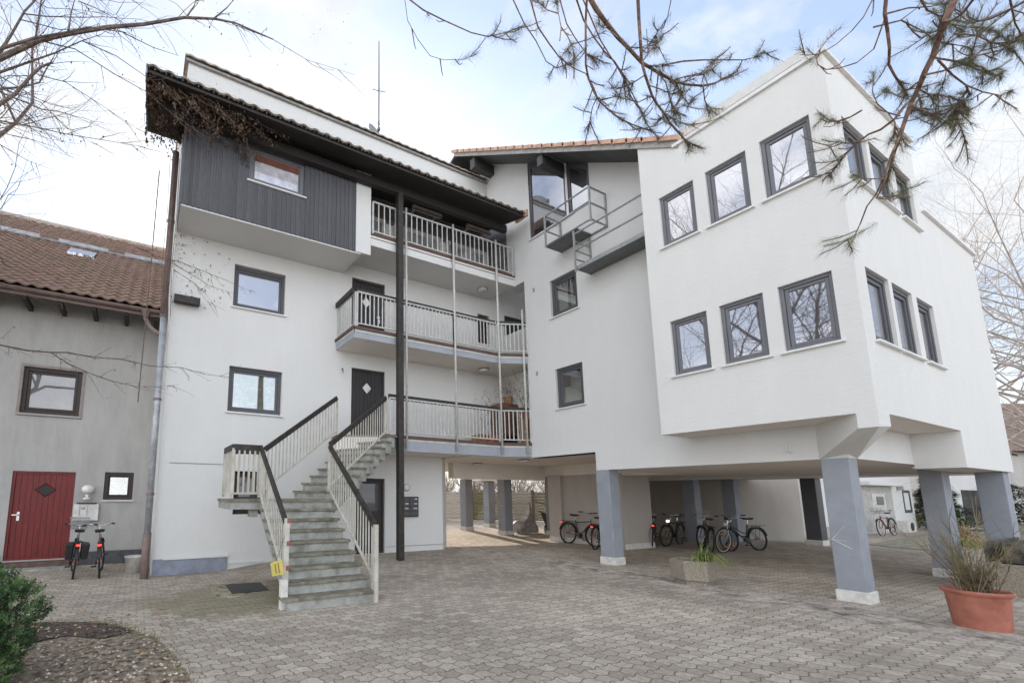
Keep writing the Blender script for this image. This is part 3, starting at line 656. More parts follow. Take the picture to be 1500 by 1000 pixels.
# ---- escape walkway
def catwalk(u0, u1, w0, w1, z, rails, ends, name):
    m = MB(); m.box(u0, w0, z-.04, u1, w1, z); f = m.build(name, M['grate'], APT)
    m = MB()
    for p, q in rails: m.tube([p, q], .022, 8)
    for p, q in ends: m.bar(p, q, .04, .04, (1, 0, 0))
    m.build('walkway_railing', M['steel'], f); return f
a = 9.27
catwalk(a, 9.9, 7.03, 8.0, 8.26, [((a, 6.6, 9.1), (a, 7.97, 9.1)), ((a, 6.6, 8.68), (a, 7.97, 8.68)), ((a, 6.6, 8.24), (a, 7.05, 8.24)), ((9.87, 6.6, 8.24), (9.87, 7.05, 8.24)),
   ((a, 6.6, 9.1), (9.87, 6.6, 9.1)), ((a, 6.6, 8.68), (9.87, 6.6, 8.68)), ((a, 6.6, 8.24), (9.87, 6.6, 8.24)), ((a, 7.97, 9.1), (9.87, 7.97, 9.1)), ((a, 7.97, 8.68), (9.87, 7.97, 8.68))],
   [((a, 6.6, 8.2), (a, 6.6, 9.12)), ((9.87, 6.6, 8.2), (9.87, 6.6, 9.12)), ((a, 7.97, 8.2), (a, 7.97, 9.12)), ((9.87, 7.97, 8.2), (9.87, 7.97, 9.12))], 'walkway')
f2 = catwalk(9.33, 9.9, 5.2, 7.15, 7.24, [((a, 5.2, 8.10), (a, 7.1, 8.10)), ((a, 5.2, 7.66), (a, 7.1, 7.66))], [((a, 7.1, 7.1), (a, 7.1, 8.2)), ((9.87, 7.1, 7.2), (9.87, 7.1, 8.2))], 'walkway')
m = MB(); m.box(9.318, 5.2, 7.17, 9.33, 7.15, 7.27)
for z in (7.45, 7.68, 7.92): m.tube([(a, 7.1, z), (9.87, 7.1, z)], .018, 8)
m.build('ladder_rungs', M['steel'], f2)
# ---- rainwater pipes on the block corner
m = MB(); m.tube([(.22, 10.80, .75), (.22, 10.80, 5.6)], .068, 14); dp = m.build('downpipe', M['zinc'], APT, smooth=True)
m = MB(); m.tube([(.22, 10.80, -.25), (.22, 10.80, .78)], .082, 12); m.build('lower_pipe', M['brownpipe'], dp, smooth=True)
m = MB(); m.tube([(.22, 10.80, 5.55), (.22, 10.80, 9.6)], .07, 12); m.build('upper_pipe', M['brownpipe'], dp, smooth=True)
for z in (1.55, 3.6, 5.5, 7.8): m = MB(); m.tube([(.22, 10.80, z), (.22, 10.80, z+.05)], .084, 14); m.build('pipe_clamp', M['brownpipe'], dp)
m = MB(); m.box(.40, 10.68, 5.90, .95, 10.84, 6.06); m.build('beam_end', M['darkwood'], APT)
for (y, z) in ((9.03, 7.57), (9.05, 5.05)):
    m = MB(); m.box(9.885, y-.03, z-.06, 9.899, y+.03, z+.06); m.build('wall_vent', M['spot'], APT)
m = MB(); m.tube([(4.6, 10.88, 4.9), (4.6, 10.80, 4.92), (4.6, 10.78, 4.8)], .012, 6); m.build('hook', M['black'], APT)
m = MB(); m.tube([(9.885, 3.62, 2.52), (9.86, 3.62, 2.36), (9.86, 3.54, 2.36)], .012, 6); m.build('wall_hook', M['metalsill'], APT)
# ================================================================ OUTDOOR STAIRCASE
ST = thing('outdoor_staircase', 'weathered concrete outdoor staircase turning up to the first balcony', 'staircase', (2.6, 7.5, 0))
tm = mat('mossy_tread', (.21, .195, .16), .9, var=.4, scale=6, bmp=.3, col2=(.10, .09, .055))
for i in range(8):
    z = .17+.166*i; w = 6.27+.237*i; e = .04 if i == 0 else 0
    m = MB(); m.box(1.96-e, w+.03, z-.25 if i == 0 else z-.17, 3.25+e*.4, w+.30, z-.045); s_ = m.build('step', M['concrete'], ST, bevel=.006)
    m = MB(); m.box(1.93-e*2, w, z-.043, 3.275+e*.4, w+.285, z); m.build('tread', tm, s_, bevel=.008)
m = MB(); m.hexa([(2.0, 6.6, -.05), (3.2, 6.6, -.05), (3.2, 8.45, 1.22), (2.0, 8.45, 1.22)], [(2.0, 6.45, .02), (3.2, 6.45, .02), (3.2, 8.45, 1.42), (2.0, 8.45, 1.42)]); m.build('flight_slab', M['concrete'], ST)
LP = [(1.42, 8.3), (1.95, 8.3), (1.95, 8.165), (3.30, 8.165), (3.52, 8.46), (2.93, 9.52), (1.42, 9.52)]
m = MB(); m.slab(LP, 1.32, 1.455); ld = m.build('landing', M['concrete'], ST)
m = MB(); m.slab([(x+(-.03 if x < 1.5 else 0), y-.03) for x, y in LP], 1.456, 1.5); m.build('tread', tm, ld)
d_, n_ = V((.8772, .4801, 0)), V((-.4801, .8772, 0)); P0 = V((3.28, 8.33, 0))
for k in range(9):
    z = 1.5+.17*(k+1); s0 = .25+.26*k
    def q(s, n, zz): r = P0+d_*s+n_*n; return (r.x, r.y, zz)
    t1 = s0+.30 if k < 8 else s0+.20
    m = MB(); m.hexa([q(s0+.03, .03, z-.30), q(t1, .03, z-.30), q(t1, 1.17, z-.30), q(s0+.03, 1.17, z-.30)], [q(s0+.03, .03, z-.045), q(t1, .03, z-.045), q(t1, 1.17, z-.045), q(s0+.03, 1.17, z-.045)])
    s_ = m.build('step', M['concrete'], ST)
    m = MB(); m.hexa([q(s0, 0, z-.043), q(s0+.285, 0, z-.043), q(s0+.285, 1.2, z-.043), q(s0, 1.2, z-.043)], [q(s0, 0, z), q(s0+.285, 0, z), q(s0+.285, 1.2, z), q(s0, 1.2, z)]); m.build('tread', tm, s_)
m = MB(); m.hexa([q(.35, .12, 1.22), q(2.5, .12, 2.62), q(2.5, 1.08, 2.62), q(.35, 1.08, 1.22)], [q(.35, .12, 1.40), q(2.5, .12, 2.84), q(2.5, 1.08, 2.84), q(.35, 1.08, 1.40)]); m.build('flight_slab', M['concrete'], ST)
rail(ST, [((1.93, 6.55, .42), (1.93, 8.28, 1.66))], .75, matn='railold', off=.0, lift=-.02, sp=.10)
rail(ST, [((1.93, 8.31, 1.60), (1.46, 8.31, 1.60)), ((1.45, 8.33, 1.60), (1.45, 9.22, 1.60)), ((1.46, 9.24, 1.60), (2.2, 9.24, 1.62))], .80, matn='railold', off=.0, sp=.085, lift=-.02)
rail(ST, [((3.28, 6.33, .30), (3.28, 8.31, 1.72))], .80, matn='railold', off=.0, lift=-.02, sp=.10)
rail(ST, [((3.30, 8.34, 1.74), (5.24, 9.56, 3.12))], .80, matn='railold', off=.0, lift=-.02, sp=.10)
rail(ST, [((2.22, 9.22, 1.66), (4.22, 10.24, 3.14))], .80, matn='railold', off=.0, lift=-.02, sp=.10)
m = MB(); m.box(3.24, 6.25, 0, 3.30, 6.31, 1.14); m.box(3.26, 6.36, .05, 3.31, 6.41, 1.12); m.build('newel_post', M['railold'], ST)
m = MB(); m.box(1.86, 6.42, -.02, 1.96, 6.54, .40); m.build('newel_base', M['basewhite'], ST, bevel=.01)
m = MB(); m.box(1.90, 6.46, .40, 1.965, 6.52, 1.25); npst = m.build('newel_post', M['railold'], ST)
m = MB(); 
for z in (.52, .86, 1.18): m.box(1.925, 6.458, z, 1.967, 6.48, z+.07)
m.build('red_band', mat('red_tape', (.36, .10, .075), .7), npst)
m = MB(); m.box(1.80, 8.40, 1.18, 1.95, 8.55, 1.32); m.build('landing_corbel', M['concrete'], ST)
SGT = MB().tube([(1.76, 6.385, .68), (1.90, 6.47, 1.0)], .004, 4).build('sign_string', M['black'], ST)
SG = MB().hexa([(1.72, 6.40, .47), (1.875, 6.37, .49), (1.883, 6.39, .49), (1.73, 6.42, .47)], [(1.685, 6.40, .65), (1.84, 6.37, .695), (1.848, 6.39, .695), (1.695, 6.42, .65)]).build('warning_sign', M['signyellow'])
tag(SG, 'small yellow sign hanging crooked on the bottom post of the staircase railing', 'sign')
m = MB()
for t in (.35, .62):
    a_ = V((1.695, 6.396, .62)).lerp(V((1.845, 6.366, .66)), t); b_ = V((1.72, 6.396, .50)).lerp(V((1.87, 6.366, .52)), t)
    m.bar(a_, b_, .006, .016, (1, 0, 0))
m.build('lettering', mat('faded_print', (.28, .20, .06), .7), SG)

# ================================================================ SMALL THINGS ON THE WALLS
LB = thing('letterboxes', 'dark block of letterboxes on the white wall right of the timber post', 'letterboxes', (6.68, 10.9, .99))
m = MB(); m.box(6.38, 10.82, .99, 6.98, 10.898, 1.54); m.build('panel', M['black'], LB, bevel=.008)
for c in range(2):
    for r in range(4):
        m = MB(); x = 6.41+c*.285; z = 1.02+r*.128; m.box(x, 10.808, z, x+.265, 10.819, z+.115); fl = m.build('flap', M['frame'], LB)
        if (c, r) in ((1, 3), (1, 1), (1, 2), (0, 2), (0, 1)):
            m = MB(); m.box(x+.09+.02*r, 10.802, z+.055, x+.225, 10.807, z+.088); m.build('name_plate', M['whiteplastic'], fl)
for (x, y, z, lab) in ((9.1, 10.35, 7.96, 'round white lamp under the top balcony slab'), (9.1, 10.40, 5.385, 'round white lamp under the middle balcony slab'), (9.95, 12.7-.9, 2.62, 'flat round lamp under the passage ceiling near the left wall'), (10.1, 9.9, 2.62, 'flat round lamp under the passage ceiling by the right wing')):
    t = thing('ceiling_lamp', lab, 'lamp', (x, y, z), 'round lamps under the slabs')
    MB().lathe((x, y, z-.05), [(.001, 0), (.12, .005), (.15, .04), (.15, .055), (.001, .055)], 20).build('lamp_cover', M['lampglass'], t, smooth=True)
    MB().lathe((x, y, z-.005), [(.165, 0), (.165, .024), (.001, .024)], 20).build('lamp_base', M['spot'], t)
t = thing('wall_lamp', 'round white bulkhead lamp on the wall above the letterboxes', 'lamp', (6.62, 10.89, 1.70))
m = MB(); m.tube([(6.62, 10.895, 1.79), (6.62, 10.86, 1.79)], .105, 20); m.build('lamp_rim', M['spot'], t)
m = MB(); m.ball((6.62, 10.86, 1.79), .088, 16, 8, (1, .5, 1)); m.build('lamp_glass', M['lampglass'], t, smooth=True)
# antenna and dish on the roof
t = thing('roof_antenna', 'thin aerial mast rising above the roof of the left block', 'antenna', (6.53, 12.5, 12.6))
m = MB(); m.tube([(6.53, 12.5, 12.5), (6.53, 12.5, 15.6), (6.52, 12.5, 17.7)], [.03, .028, .018], 8); m.build('mast', M['frame2'], t)
for (z, l, a_) in ((15.7, .45, -.3), (14.4, .2, .9)):
    m = MB(); p = V((6.53, 12.5, z)); e = V((math.cos(a_), math.sin(a_)*.4, .12))*l; m.tube([p-e*.5, p+e*.6], .012, 5)
    for k in range(3): c_ = p-e*.5+e*(k*.4); m.tube([c_+V((-.03, .12, 0)), c_+V((.03, -.12, 0))], .006, 4)
    m.build('aerial', M['frame2'], t)
t = thing('satellite_dish', 'small grey satellite dish beside the aerial mast on the roof', 'dish', (6.15, 12.1, 12.6))
m = MB(); 
for i in range(5):
    pass
m.lathe((0, 0, 0), [(.001, 0), (.15, .012), (.30, .05), (.40, .09), (.395, .10), (.29, .062), (.001, .012)], 24)
rot = Matrix.Rotation(R_(25), 4, 'Z') @ Matrix.Rotation(R_(75), 4, 'X'); m.v = [tuple(rot @ V(p)+V((6.15, 12.1, 13.42))) for p in m.v]
m.build('dish_bowl', M['steel'], t, smooth=True)
m = MB(); m.tube([(6.15, 12.2, 12.5), (6.15, 12.2, 13.4)], .025, 8); m.tube([(6.15, 12.15, 13.1), (6.1, 11.7, 13.35)], .015, 6); m.box(6.06, 11.63, 13.3, 6.14, 11.71, 13.4); m.build('dish_arm', M['frame2'], t)

# ================================================================ LEFT HOUSE
HS = thing('terraced_house', 'older render house with mossy tiled roof and a red door', 'house', (-2.5, 13.2, -.15))
YH = PF('Y', 13.2)
HW1 = (-2.64, -1.45, 3.46, 4.59, .12); HW2 = (-.78, -.14, 1.43, 2.11, .12); HD = (-2.62, -1.39, .06, 2.09, .10)
m = MB(); wallgrid(m, YH, -9, .35, -.4, 6.75, [HW1, HW2, HD]); m.quad((.35, 13.2, -.4), (.35, 13.2, 6.75), (.35, 19.5, 11), (.35, 25.8, 6.75), (.35, 25.8, -.4)); m.quad((-9, 25.8, -.4), (.35, 25.8, -.4), (.35, 25.8, 6.75), (-9, 25.8, 6.75)); m.build('wall', M['house'], HS)
m = MB(); m.box(-1.33, 13.165, -.35, .35, 13.197, .19); m.box(-9, 13.165, -.35, -2.68, 13.197, .19); m.build('plinth', mat('dark_plinth', (.10, .10, .105), .85, var=.2), HS)
window(HS, YH, *HW1[:4], rec=.05, fm='brownframe', gm='glassdim', fw=.09, sw=.06, sill='house')
m = MB(); ring(m, YH, -2.70, -1.39, 3.40, 4.65, .062, -.018, .01); m.build('window_surround', mat('taupe_surround', (.28, .24, .22), .8), HS)
window(HS, YH, *HW2[:4], rec=.04, fm='brownframe', gm='clear', curtain=[(-.72, -.44, 1.5, 2.05), (-.4, -.2, 1.5, 2.05)], cm='curtaingrey', fw=.09, sw=.03, sill='whiteplastic')
dm = door(HS, YH, *HD[:4], .06, 'red', 'red', (-1.97, 1.66, .20, .15), (-2.44, 1.05), 'darkpane')
m = MB(); m.box(-2.68, 12.95, -.3, -1.33, 13.2, .03); m.build('door_step', mat('brown_step', (.13, .085, .07), .8, var=.2), HS); m = MB(); m.box(-2.8, 12.6, -.3, -1.2, 12.95, -.08); m.build('door_step', M['concrete'], HS)
def hz(w): return 6.20+.72*(w-12.28)
m = MB(); m.hexa([(-9, 12.32, hz(12.32)-.08), (.30, 12.32, hz(12.32)-.08), (.30, 19.5, hz(19.5)-.08), (-9, 19.5, hz(19.5)-.08)], [(-9, 12.32, hz(12.32)), (.30, 12.32, hz(12.32)), (.30, 19.5, hz(19.5)), (-9, 19.5, hz(19.5))])
m.hexa([(-9, 19.5, hz(19.5)-.08), (.30, 19.5, hz(19.5)-.08), (.30, 26.5, hz(12.5)-.08), (-9, 26.5, hz(12.5)-.08)], [(-9, 19.5, hz(19.5)), (.30, 19.5, hz(19.5)), (.30, 26.5, hz(12.5)), (-9, 26.5, hz(12.5))])
RH = m.build('roof', M['soffitwood'], HS)
tiles('roof_tiles', 'tilebrown', RH, (-9, 12.27, hz(12.27)+.05), (1, 0, 0), (0, 1, .72), 9.32, 8.9, tw=.27, tl=.34, amp=.045)
m = MB(); m.tube([(-9, 19.5, hz(19.5)+.06), (.32, 19.5, hz(19.5)+.06)], .13, 10); m.build('ridge_tiles', M['tilegrey'], RH)
m = MB()
for i in range(5): m.box(-8.6+i*1.9, 16.95, hz(16.95)+.05, -7.2+i*1.9, 17.0, hz(17)+.20)
m.tube([(-9, 16.9, hz(16.9)+.12), (.3, 16.9, hz(16.9)+.12)], .035, 6); m.build('snow_guard', M['zinc'], RH)
m = MB(); m.hexa([(-2.45, 15.75, hz(15.75)+.09), (-1.75, 15.75, hz(15.75)+.09), (-1.75, 16.3, hz(16.3)+.09), (-2.45, 16.3, hz(16.3)+.09)], [(-2.45, 15.75, hz(15.75)+.17), (-1.75, 15.75, hz(15.75)+.17), (-1.75, 16.3, hz(16.3)+.17), (-2.45, 16.3, hz(16.3)+.17)]); m.build('skylight', M['glass'], RH)
m = MB()
for k in range(9):
    t0, t1 = math.pi*k/8, math.pi*(k+1)/8
    if k < 8: m.quad((-9, 12.24+.07*math.cos(t0), 6.16-.07*math.sin(t0)), (.28, 12.24+.07*math.cos(t0), 6.16-.07*math.sin(t0)), (.28, 12.24+.07*math.cos(t1), 6.16-.07*math.sin(t1)), (-9, 12.24+.07*math.cos(t1), 6.16-.07*math.sin(t1)))
m.box(-9, 12.318, 6.02, .28, 12.345, 6.19); gt = m.build('gutter', M['brownpipe'], HS)
m = MB(); m.tube([(-.16, 12.24, 6.10), (-.16, 12.24, 5.92), (-.05, 11.9, 5.6), (.1, 11.2, 5.25), (.2, 10.86, 5.12)], .055, 10); m.lathe((-.16, 12.24, 5.93), [(.05, 0), (.11, .16), (.11, .19)], 12); m.build('gutter_outlet', M['brownpipe'], gt, smooth=True)
m = MB()
for i in range(14): m.box(-8.8+i*.68, 12.36, 5.95, -8.71+i*.68, 13.19, 6.08)
m.build('rafters', M['soffitwood'], RH)
t = thing('wall_lamp', 'white globe lamp on a bracket right of the red door', 'lamp', (-1.1, 13.1, 1.45))
MB().ball((-1.1, 13.03, 1.68), .125, 18, 12, (1.1, 1, .88)).build('lamp_globe', M['lampglass'], t, smooth=True)
m = MB(); m.lathe((-1.1, 13.03, 1.44), [(.09, 0), (.09, .03), (.03, .05), (.05, .12)], 12); m.box(-1.13, 13.03, 1.45, -1.07, 13.19, 1.49); m.build('lamp_bracket', M['basewhite'], t)
t = thing('letterbox', 'white letterbox with a dark roof below the globe lamp', 'letterbox', (-1.1, 13.2, .9))
m = MB(); m.box(-1.36, 13.08, .93, -.84, 13.19, 1.33); m.build('box', M['whiteplastic'], t, bevel=.01)
m = MB(); m.box(-1.30, 13.04, 1.335, -.9, 13.19, 1.36); m.build('lid', M['brownframe'], t)
m = MB(); m.box(-1.24, 13.072, 1.05, -1.225, 13.079, 1.28); m.box(-1.08, 13.072, .98, -1.07, 13.079, 1.28); m.box(-1.2, 13.072, 1.2, -1.12, 13.079, 1.25); m.build('slots', M['spot'], t)
bk = thing('bucket', 'white plastic bucket on the paving by the downpipe', 'bucket', (.02, 11.75, -.14))
MB().lathe((.02, 11.75, -.14), [(.001, 0), (.155, 0), (.19, .32), (.205, .325), (.205, .345), (.185, .345), (.15, .02), (.001, .02)], 24).build('bucket_body', M['whiteplastic'], bk, smooth=True)
m = MB(); m.tube([(.02+.2*math.cos(a), 11.75-.03-.2*math.sin(a)*.4, .2-.12*math.sin(a)) for a in [math.pi*i/10 for i in range(11)]], .006, 5); m.build('bucket_handle', M['chrome'], bk)
dc = thing('drain_cover', 'square drain cover in a mossy concrete frame left of the stairs', 'drain', (1.65, 8.25, 0))
g_ = gh(1.6, 8.2)
m = MB(); m.slab([(1.26, 8.95), (1.22, 7.75), (2.18, 7.68), (2.2, 8.75)][::-1], g_-.05, g_+.025); m.build('concrete_frame', mat('mossy_slab', (.36, .32, .22), .9, var=.35, scale=6, bmp=.4), dc)
m = MB(); m.slab([(1.50, 8.78), (1.48, 7.98), (2.10, 7.95), (2.12, 8.72)][::-1], g_+.026, g_+.036)
m.build('grating', M['black'], dc)

# ================================================================ BICYCLES
def bike(label, loc, heading, lean=4, frame='black', steer=0, group=None, basket=False, rim='black', light=None, rear=None, rack=True, mix=False, fend=True, scale=1.0, bag=False):
    t = thing('bicycle', label, 'bicycle', (0, 0, 0), group)
    R, rx, fx = .335, -.53, .54
    fm = bpy.data.materials.get('bike_'+frame) or mat('bike_'+frame, dict(black=(.02, .02, .022), silver=(.32, .33, .34), maroon=(.12, .02, .025), blue=(.03, .05, .10), green=(.03, .06, .05), grey=(.10, .10, .11))[frame], .35, spec=.5)
    st = Matrix.Translation((.40, 0, 0)) @ Matrix.Rotation(R_(steer), 4, 'Z') @ Matrix.Translation((-.40, 0, 0))
    def wheel(x, mtx=None):
        m = MB(); m.tube([(x+R*math.cos(a), 0, R+R*math.sin(a)) for a in [2*math.pi*i/32 for i in range(32)]], .02, 7, close=True)
        m2 = MB(); m2.tube([(x+(R-.03)*math.cos(a), 0, R+(R-.03)*math.sin(a)) for a in [2*math.pi*i/32 for i in range(32)]], .011, 5, close=True)
        m3 = MB(); m3.tube([(x, -.04, R), (x, .04, R)], .022, 8)
        for i in range(20):
            a = 2*math.pi*i/20; s = .03 if i % 2 else -.03; m3.tube([(x+.02*math.cos(a+.6), s, R+.02*math.sin(a+.6)), (x+(R-.035)*math.cos(a), 0, R+(R-.035)*math.sin(a))], .0022, 3, cap=False)
        m4 = MB()
        for i in range(2):
            a = .5+math.pi*i+x; c, s = math.cos(a), math.sin(a); cx, cz = x+.2*c, R+.2*s; m4.box(cx-.03, -.025, cz-.015, cx+.03, .025, cz+.015)
        for q in (m, m2, m3, m4):
            if mtx: q.v = [tuple(mtx @ V(p)) for p in q.v]
        w = m.build('wheel', M['rubber'], t, smooth=True); m2.build('rim', M[rim], w, smooth=True); m3.build('spokes', M['steel'], w); m4.build('spoke_reflectors', M['amber'], w)
    wheel(rx); wheel(fx, st)
    bb = (-.08, 0, .29); seat = (-.24, 0, .78); hd = (.36, 0, .80); hd2 = (.39, 0, .66)
    m = MB()
    if mix: m.tube([hd2, (.1, 0, .45), bb], .02, 8); m.tube([(.37, 0, .74), (0, 0, .52), (-.16, 0, .50)], .016, 8)
    else: m.tube([hd2, bb], .02, 8); m.tube([(.37, 0, .76), (-.215, 0, .70)], .017, 8)
    m.tube([bb, seat], .017, 8); m.tube([hd, hd2], .022, 8)
    for s in (-.045, .045): m.tube([(-.09, s*.7, .29), (rx, s, R)], .010, 6); m.tube([(-.215, s*.5, .70), (rx, s, R)], .009, 6)
    m.tube([(-.08, -.07, .29), (-.08, .07, .29)], .026, 8); fr = m.build('frame', fm, t, smooth=True)
    m = MB(); m.tube([(-.08, .055, .29), (-.08, .06, .29)], .09, 18); m.bar((-.08, .07, .29), (.03, .075, .16), .015, .02); m.bar((-.08, -.07, .29), (-.19, -.075, .42), .015, .02); m.box(-.01, .07, .15, .07, .16, .175); m.box(-.23, -.16, .41, -.15, -.07, .435); m.build('pedals', M['black'], t)
    m = MB()
    for s in (-.05, .05): m.tube([(.40, s*.8, .62), (.43, s, .5), (fx, s, R)], [.014, .013, .009], 6)
    m.tube([(.40, -.045, .62), (.40, .045, .62)], .02, 6); m.v = [tuple(st @ V(p)) for p in m.v]; m.build('fork', fm, t)
    m = MB(); m.tube([(.365, 0, .78), (.33, 0, .98)], .013, 8); m.tube([(.18, -.29, 1.03), (.30, -.22, 1.03), (.36, -.10, 1.0), (.37, 0, .99), (.36, .10, 1.0), (.30, .22, 1.03), (.18, .29, 1.03)], .012, 8)
    m.v = [tuple(st @ V(p)) for p in m.v]; hb = m.build('handlebar', M['chrome'], t, smooth=True)
    m = MB()
    for s in (-1, 1): m.tube([(.26, s*.245, 1.03), (.14, s*.305, 1.03)], .018, 8)
    m.v = [tuple(st @ V(p)) for p in m.v]; m.build('grip', M['black'], hb)
    m = MB(); m.tube([seat, (-.26, 0, .90)], .013, 8); m.build('seat_post', M['chrome'], t)
    m = MB(); m.hexa([(-.40, -.09, .90), (-.12, -.02, .91), (-.12, .02, .91), (-.40, .09, .90)], [(-.42, -.10, .965), (-.10, -.022, .955), (-.10, .022, .955), (-.42, .10, .965)]); m.build('saddle', M['black'], t, bevel=.02)
    if fend:
        for x, a0, a1, mt_ in ((rx, .1, 2.9, None), (fx, .7, 2.9, st)):
            m = MB(); k = 14
            for i in range(k):
                p = [(x+.375*math.cos(a0+(a1-a0)*(i+j)/k), R+.375*math.sin(a0+(a1-a0)*(i+j)/k)) for j in (0, 1)]
                m.hexa([(p[0][0], -.028, p[0][1]), (p[1][0], -.028, p[1][1]), (p[1][0], .028, p[1][1]), (p[0][0], .028, p[0][1])], [(p[0][0], -.028, p[0][1]+.004), (p[1][0], -.028, p[1][1]+.004), (p[1][0], .028, p[1][1]+.004), (p[0][0], .028, p[0][1]+.004)])
            if mt_: m.v = [tuple(mt_ @ V(q)) for q in m.v]
            m.build('mudguard', M['black'], t)
    if rack:
        m = MB()
        for s in (-.06, .06): m.tube([(-.25, s, .72), (-.85, s, .73)], .007, 5); m.tube([(-.62, s, .73), (rx, s, R)], .006, 5)
        for x in (-.4, -.55, -.7, -.84): m.tube([(x, -.06, .73), (x, .06, .73)], .006, 5)
        m.build('rack', M['black'], t)
    if bag:
        for s in (-1, 1):
            m = MB(); m.hexa([(-.78, s*.07, .40), (-.42, s*.07, .40), (-.42, s*.19, .40), (-.78, s*.19, .40)], [(-.84, s*.065, .72), (-.36, s*.065, .72), (-.36, s*.21, .70), (-.84, s*.21, .70)]); m.build('pannier', M['black'], t, bevel=.02)
    if basket:
        m = MB()
        for z, g in ((.92, .85), (1.03, .95), (1.16, 1.1)): m.tube([(.40, -.17*g, z), (.66, -.17*g, z), (.66, .17*g, z), (.40, .17*g, z)], .006, 4, close=True)
        for i in range(9):
            y = -.16+i*.04; m.tube([(.66, y*.85, .92), (.66, y*1.1, 1.16)], .006, 4); m.tube([(.40, y*.85, .92), (.40, y*1.1, 1.16)], .006, 4); m.tube([(.40, y*.85, .92), (.66, y*.85, .92)], .006, 4)
        m.v = [tuple(st @ V(p)) for p in m.v]; m.build('basket', M['spot'], t)
    if light:
        m = MB(); m.tube([(.43, 0, .80), (.50, 0, .80)], [.03, .042], 10); m.v = [tuple(st @ V(p)) for p in m.v]; m.build('headlight', M[light], t)
    if rear:
        m = MB(); m.box(-.872, -.032, .665, -.848, .032, .70); m.build('rear_light', M['redlight'], t)
    t.scale = (scale,)*3; t.location = loc; t.rotation_euler = (R_(lean), 0, R_(heading))
    t['label'] = label
    return t
bike('dark city bike with black panniers and a wire basket beside the red door', (-1.12, 11.75, gh(-1, 11.5)), 96, 3, 'black', 4, basket=True, rear=True, bag=True)
bike('slim bike with wide bare handlebars standing right of the basket bike', (-.62, 11.65, gh(-.6, 11.5)), 93, -4, 'maroon', -8, rear=True, rack=False, mix=True)
bike('grey bike leaning along the dark parking wall next to its lit end', (12.95, 10.35, 0), -94, -6, 'grey', 12, rear=True, scale=1.02)
bike('bike half hidden behind the front left pillar with red lights', (12.75, 9.45, 0), 18, 4, 'black', 0, rear=True, basket=True)
bike('bike with one red rear light right beside the wall pier', (14.95, 9.2, 0), 30, 5, 'black', 5, rear=True, mix=True)
bike('bike with a glowing white front reflector facing the yard', (15.65, 8.95, 0), 190, -5, 'black', -10, light='whitelight', basket=False)
bike('dark bike with high saddle at the left of the group of three', (15.2, 7.75, 0), 38, 4, 'grey', 10, rack=True, basket=True)
bike('bike with a pale rimmed front wheel turned towards the yard', (15.45, 7.35, 0), 205, -6, 'silver', -32, rim='whiteplastic', light='lampglass', fend=False, rack=False)
bike('dark bike at the right of the group of three by the back wall', (16.1, 7.15, 0), 165, 5, 'green', 0, mix=True)
bike('dark red bike standing before the white house beyond the parking', (28.2, 7.3, 0), 176, 4, 'maroon', 0, rim='whiteplastic', basket=True)

# ================================================================ PLANTERS AND POTS
hp = thing('stone_planter', 'low hexagonal planter of exposed aggregate in the courtyard', 'planter', (9.28, 5.0, 0))
def ngon(cx, cy, r, n, ph=0): return [(cx+r*math.cos(ph+2*math.pi*i/n), cy+r*math.sin(ph+2*math.pi*i/n)) for i in range(n)]
m = MB(); o_, i_ = ngon(9.28, 5.0, .365, 6, .12), ngon(9.28, 5.0, .31, 6, .12); b_ = ngon(9.28, 5.0, .355, 6, .12)
n0 = len(m.v); m.v += [(x, y, .075) for x, y in b_]+[(x, y, .43) for x, y in o_]+[(x, y, .43) for x, y in i_]+[(x, y, .36) for x, y in i_]
for q in range(3):
    for k in range(6): k2 = (k+1) % 6; m.f.append((q*6+k, q*6+k2, q*6+6+k2, q*6+6+k))
m.f.append(tuple(range(5, -1, -1))); m.build('planter_tub', M['agg'], hp, bevel=.012)
MB().slab(ngon(9.28, 5.0, .30, 6, .12), -.02, .074).build('planter_foot', M['agg'], hp)
MB().slab(ngon(9.28, 5.0, .309, 6, .12), .30, .375).build('planter_soil', M['soil'], hp)
def blades(name, label, c, n, h, spread, mt, mt2, cat='plant', seed=1, w=.016, bias=(0, 0)):
    r = random.Random(seed); t = thing(name, label, cat, c)
    for nm, mm, share in (('leaves', mt, .7), ('yellow_leaves', mt2, .3)):
        m = MB()
        for _ in range(int(n*share)):
            a = r.uniform(0, 6.28); l = h*r.uniform(.6, 1.15); sp = spread*r.uniform(.3, 1.2); p = V((c[0]+r.gauss(0, .05), c[1]+r.gauss(0, .05), c[2])); d = V((math.cos(a)+bias[0], math.sin(a)+bias[1], 0)); sd = V((-d.y, d.x, 0)).normalized(); pts = []
            for i in range(7):
                s = i/6; z = l*(1.35*s-(.95+.9*sp)*s*s) if sp > .25 else l*s*(1-.25*s)
                pts.append(p+d*(sp*s**1.3*.75)+V((0, 0, z)))
            for i in range(6):
                w0, w1 = w*(1-i/6.2), w*(1-(i+1)/6.2); m.quad(pts[i]-sd*w0, pts[i]+sd*w0, pts[i+1]+sd*w1, pts[i+1]-sd*w1)
        m.build(nm, M[mm], t)
    return t
blades('daylily', 'green strap-leaved plant drooping over the edge of the hexagonal planter', (9.38, 4.84, .38), 110, .52, .62, 'blade', 'bladey', seed=3, w=.016, bias=(-.2, -.35))
pt = thing('flower_pot', 'large round terracotta coloured pot in front of the pillars', 'pot', (9.46, 1.76, 0))
MB().lathe((9.46, 1.76, -.01), [(.001, 0), (.225, 0), (.232, .02), (.262, .39), (.266, .40), (.285, .42), (.297, .44), (.295, .462), (.278, .468), (.262, .455), (.25, .42), (.245, .40)], 40).build('pot_body', M['terracotta'], pt, smooth=True)
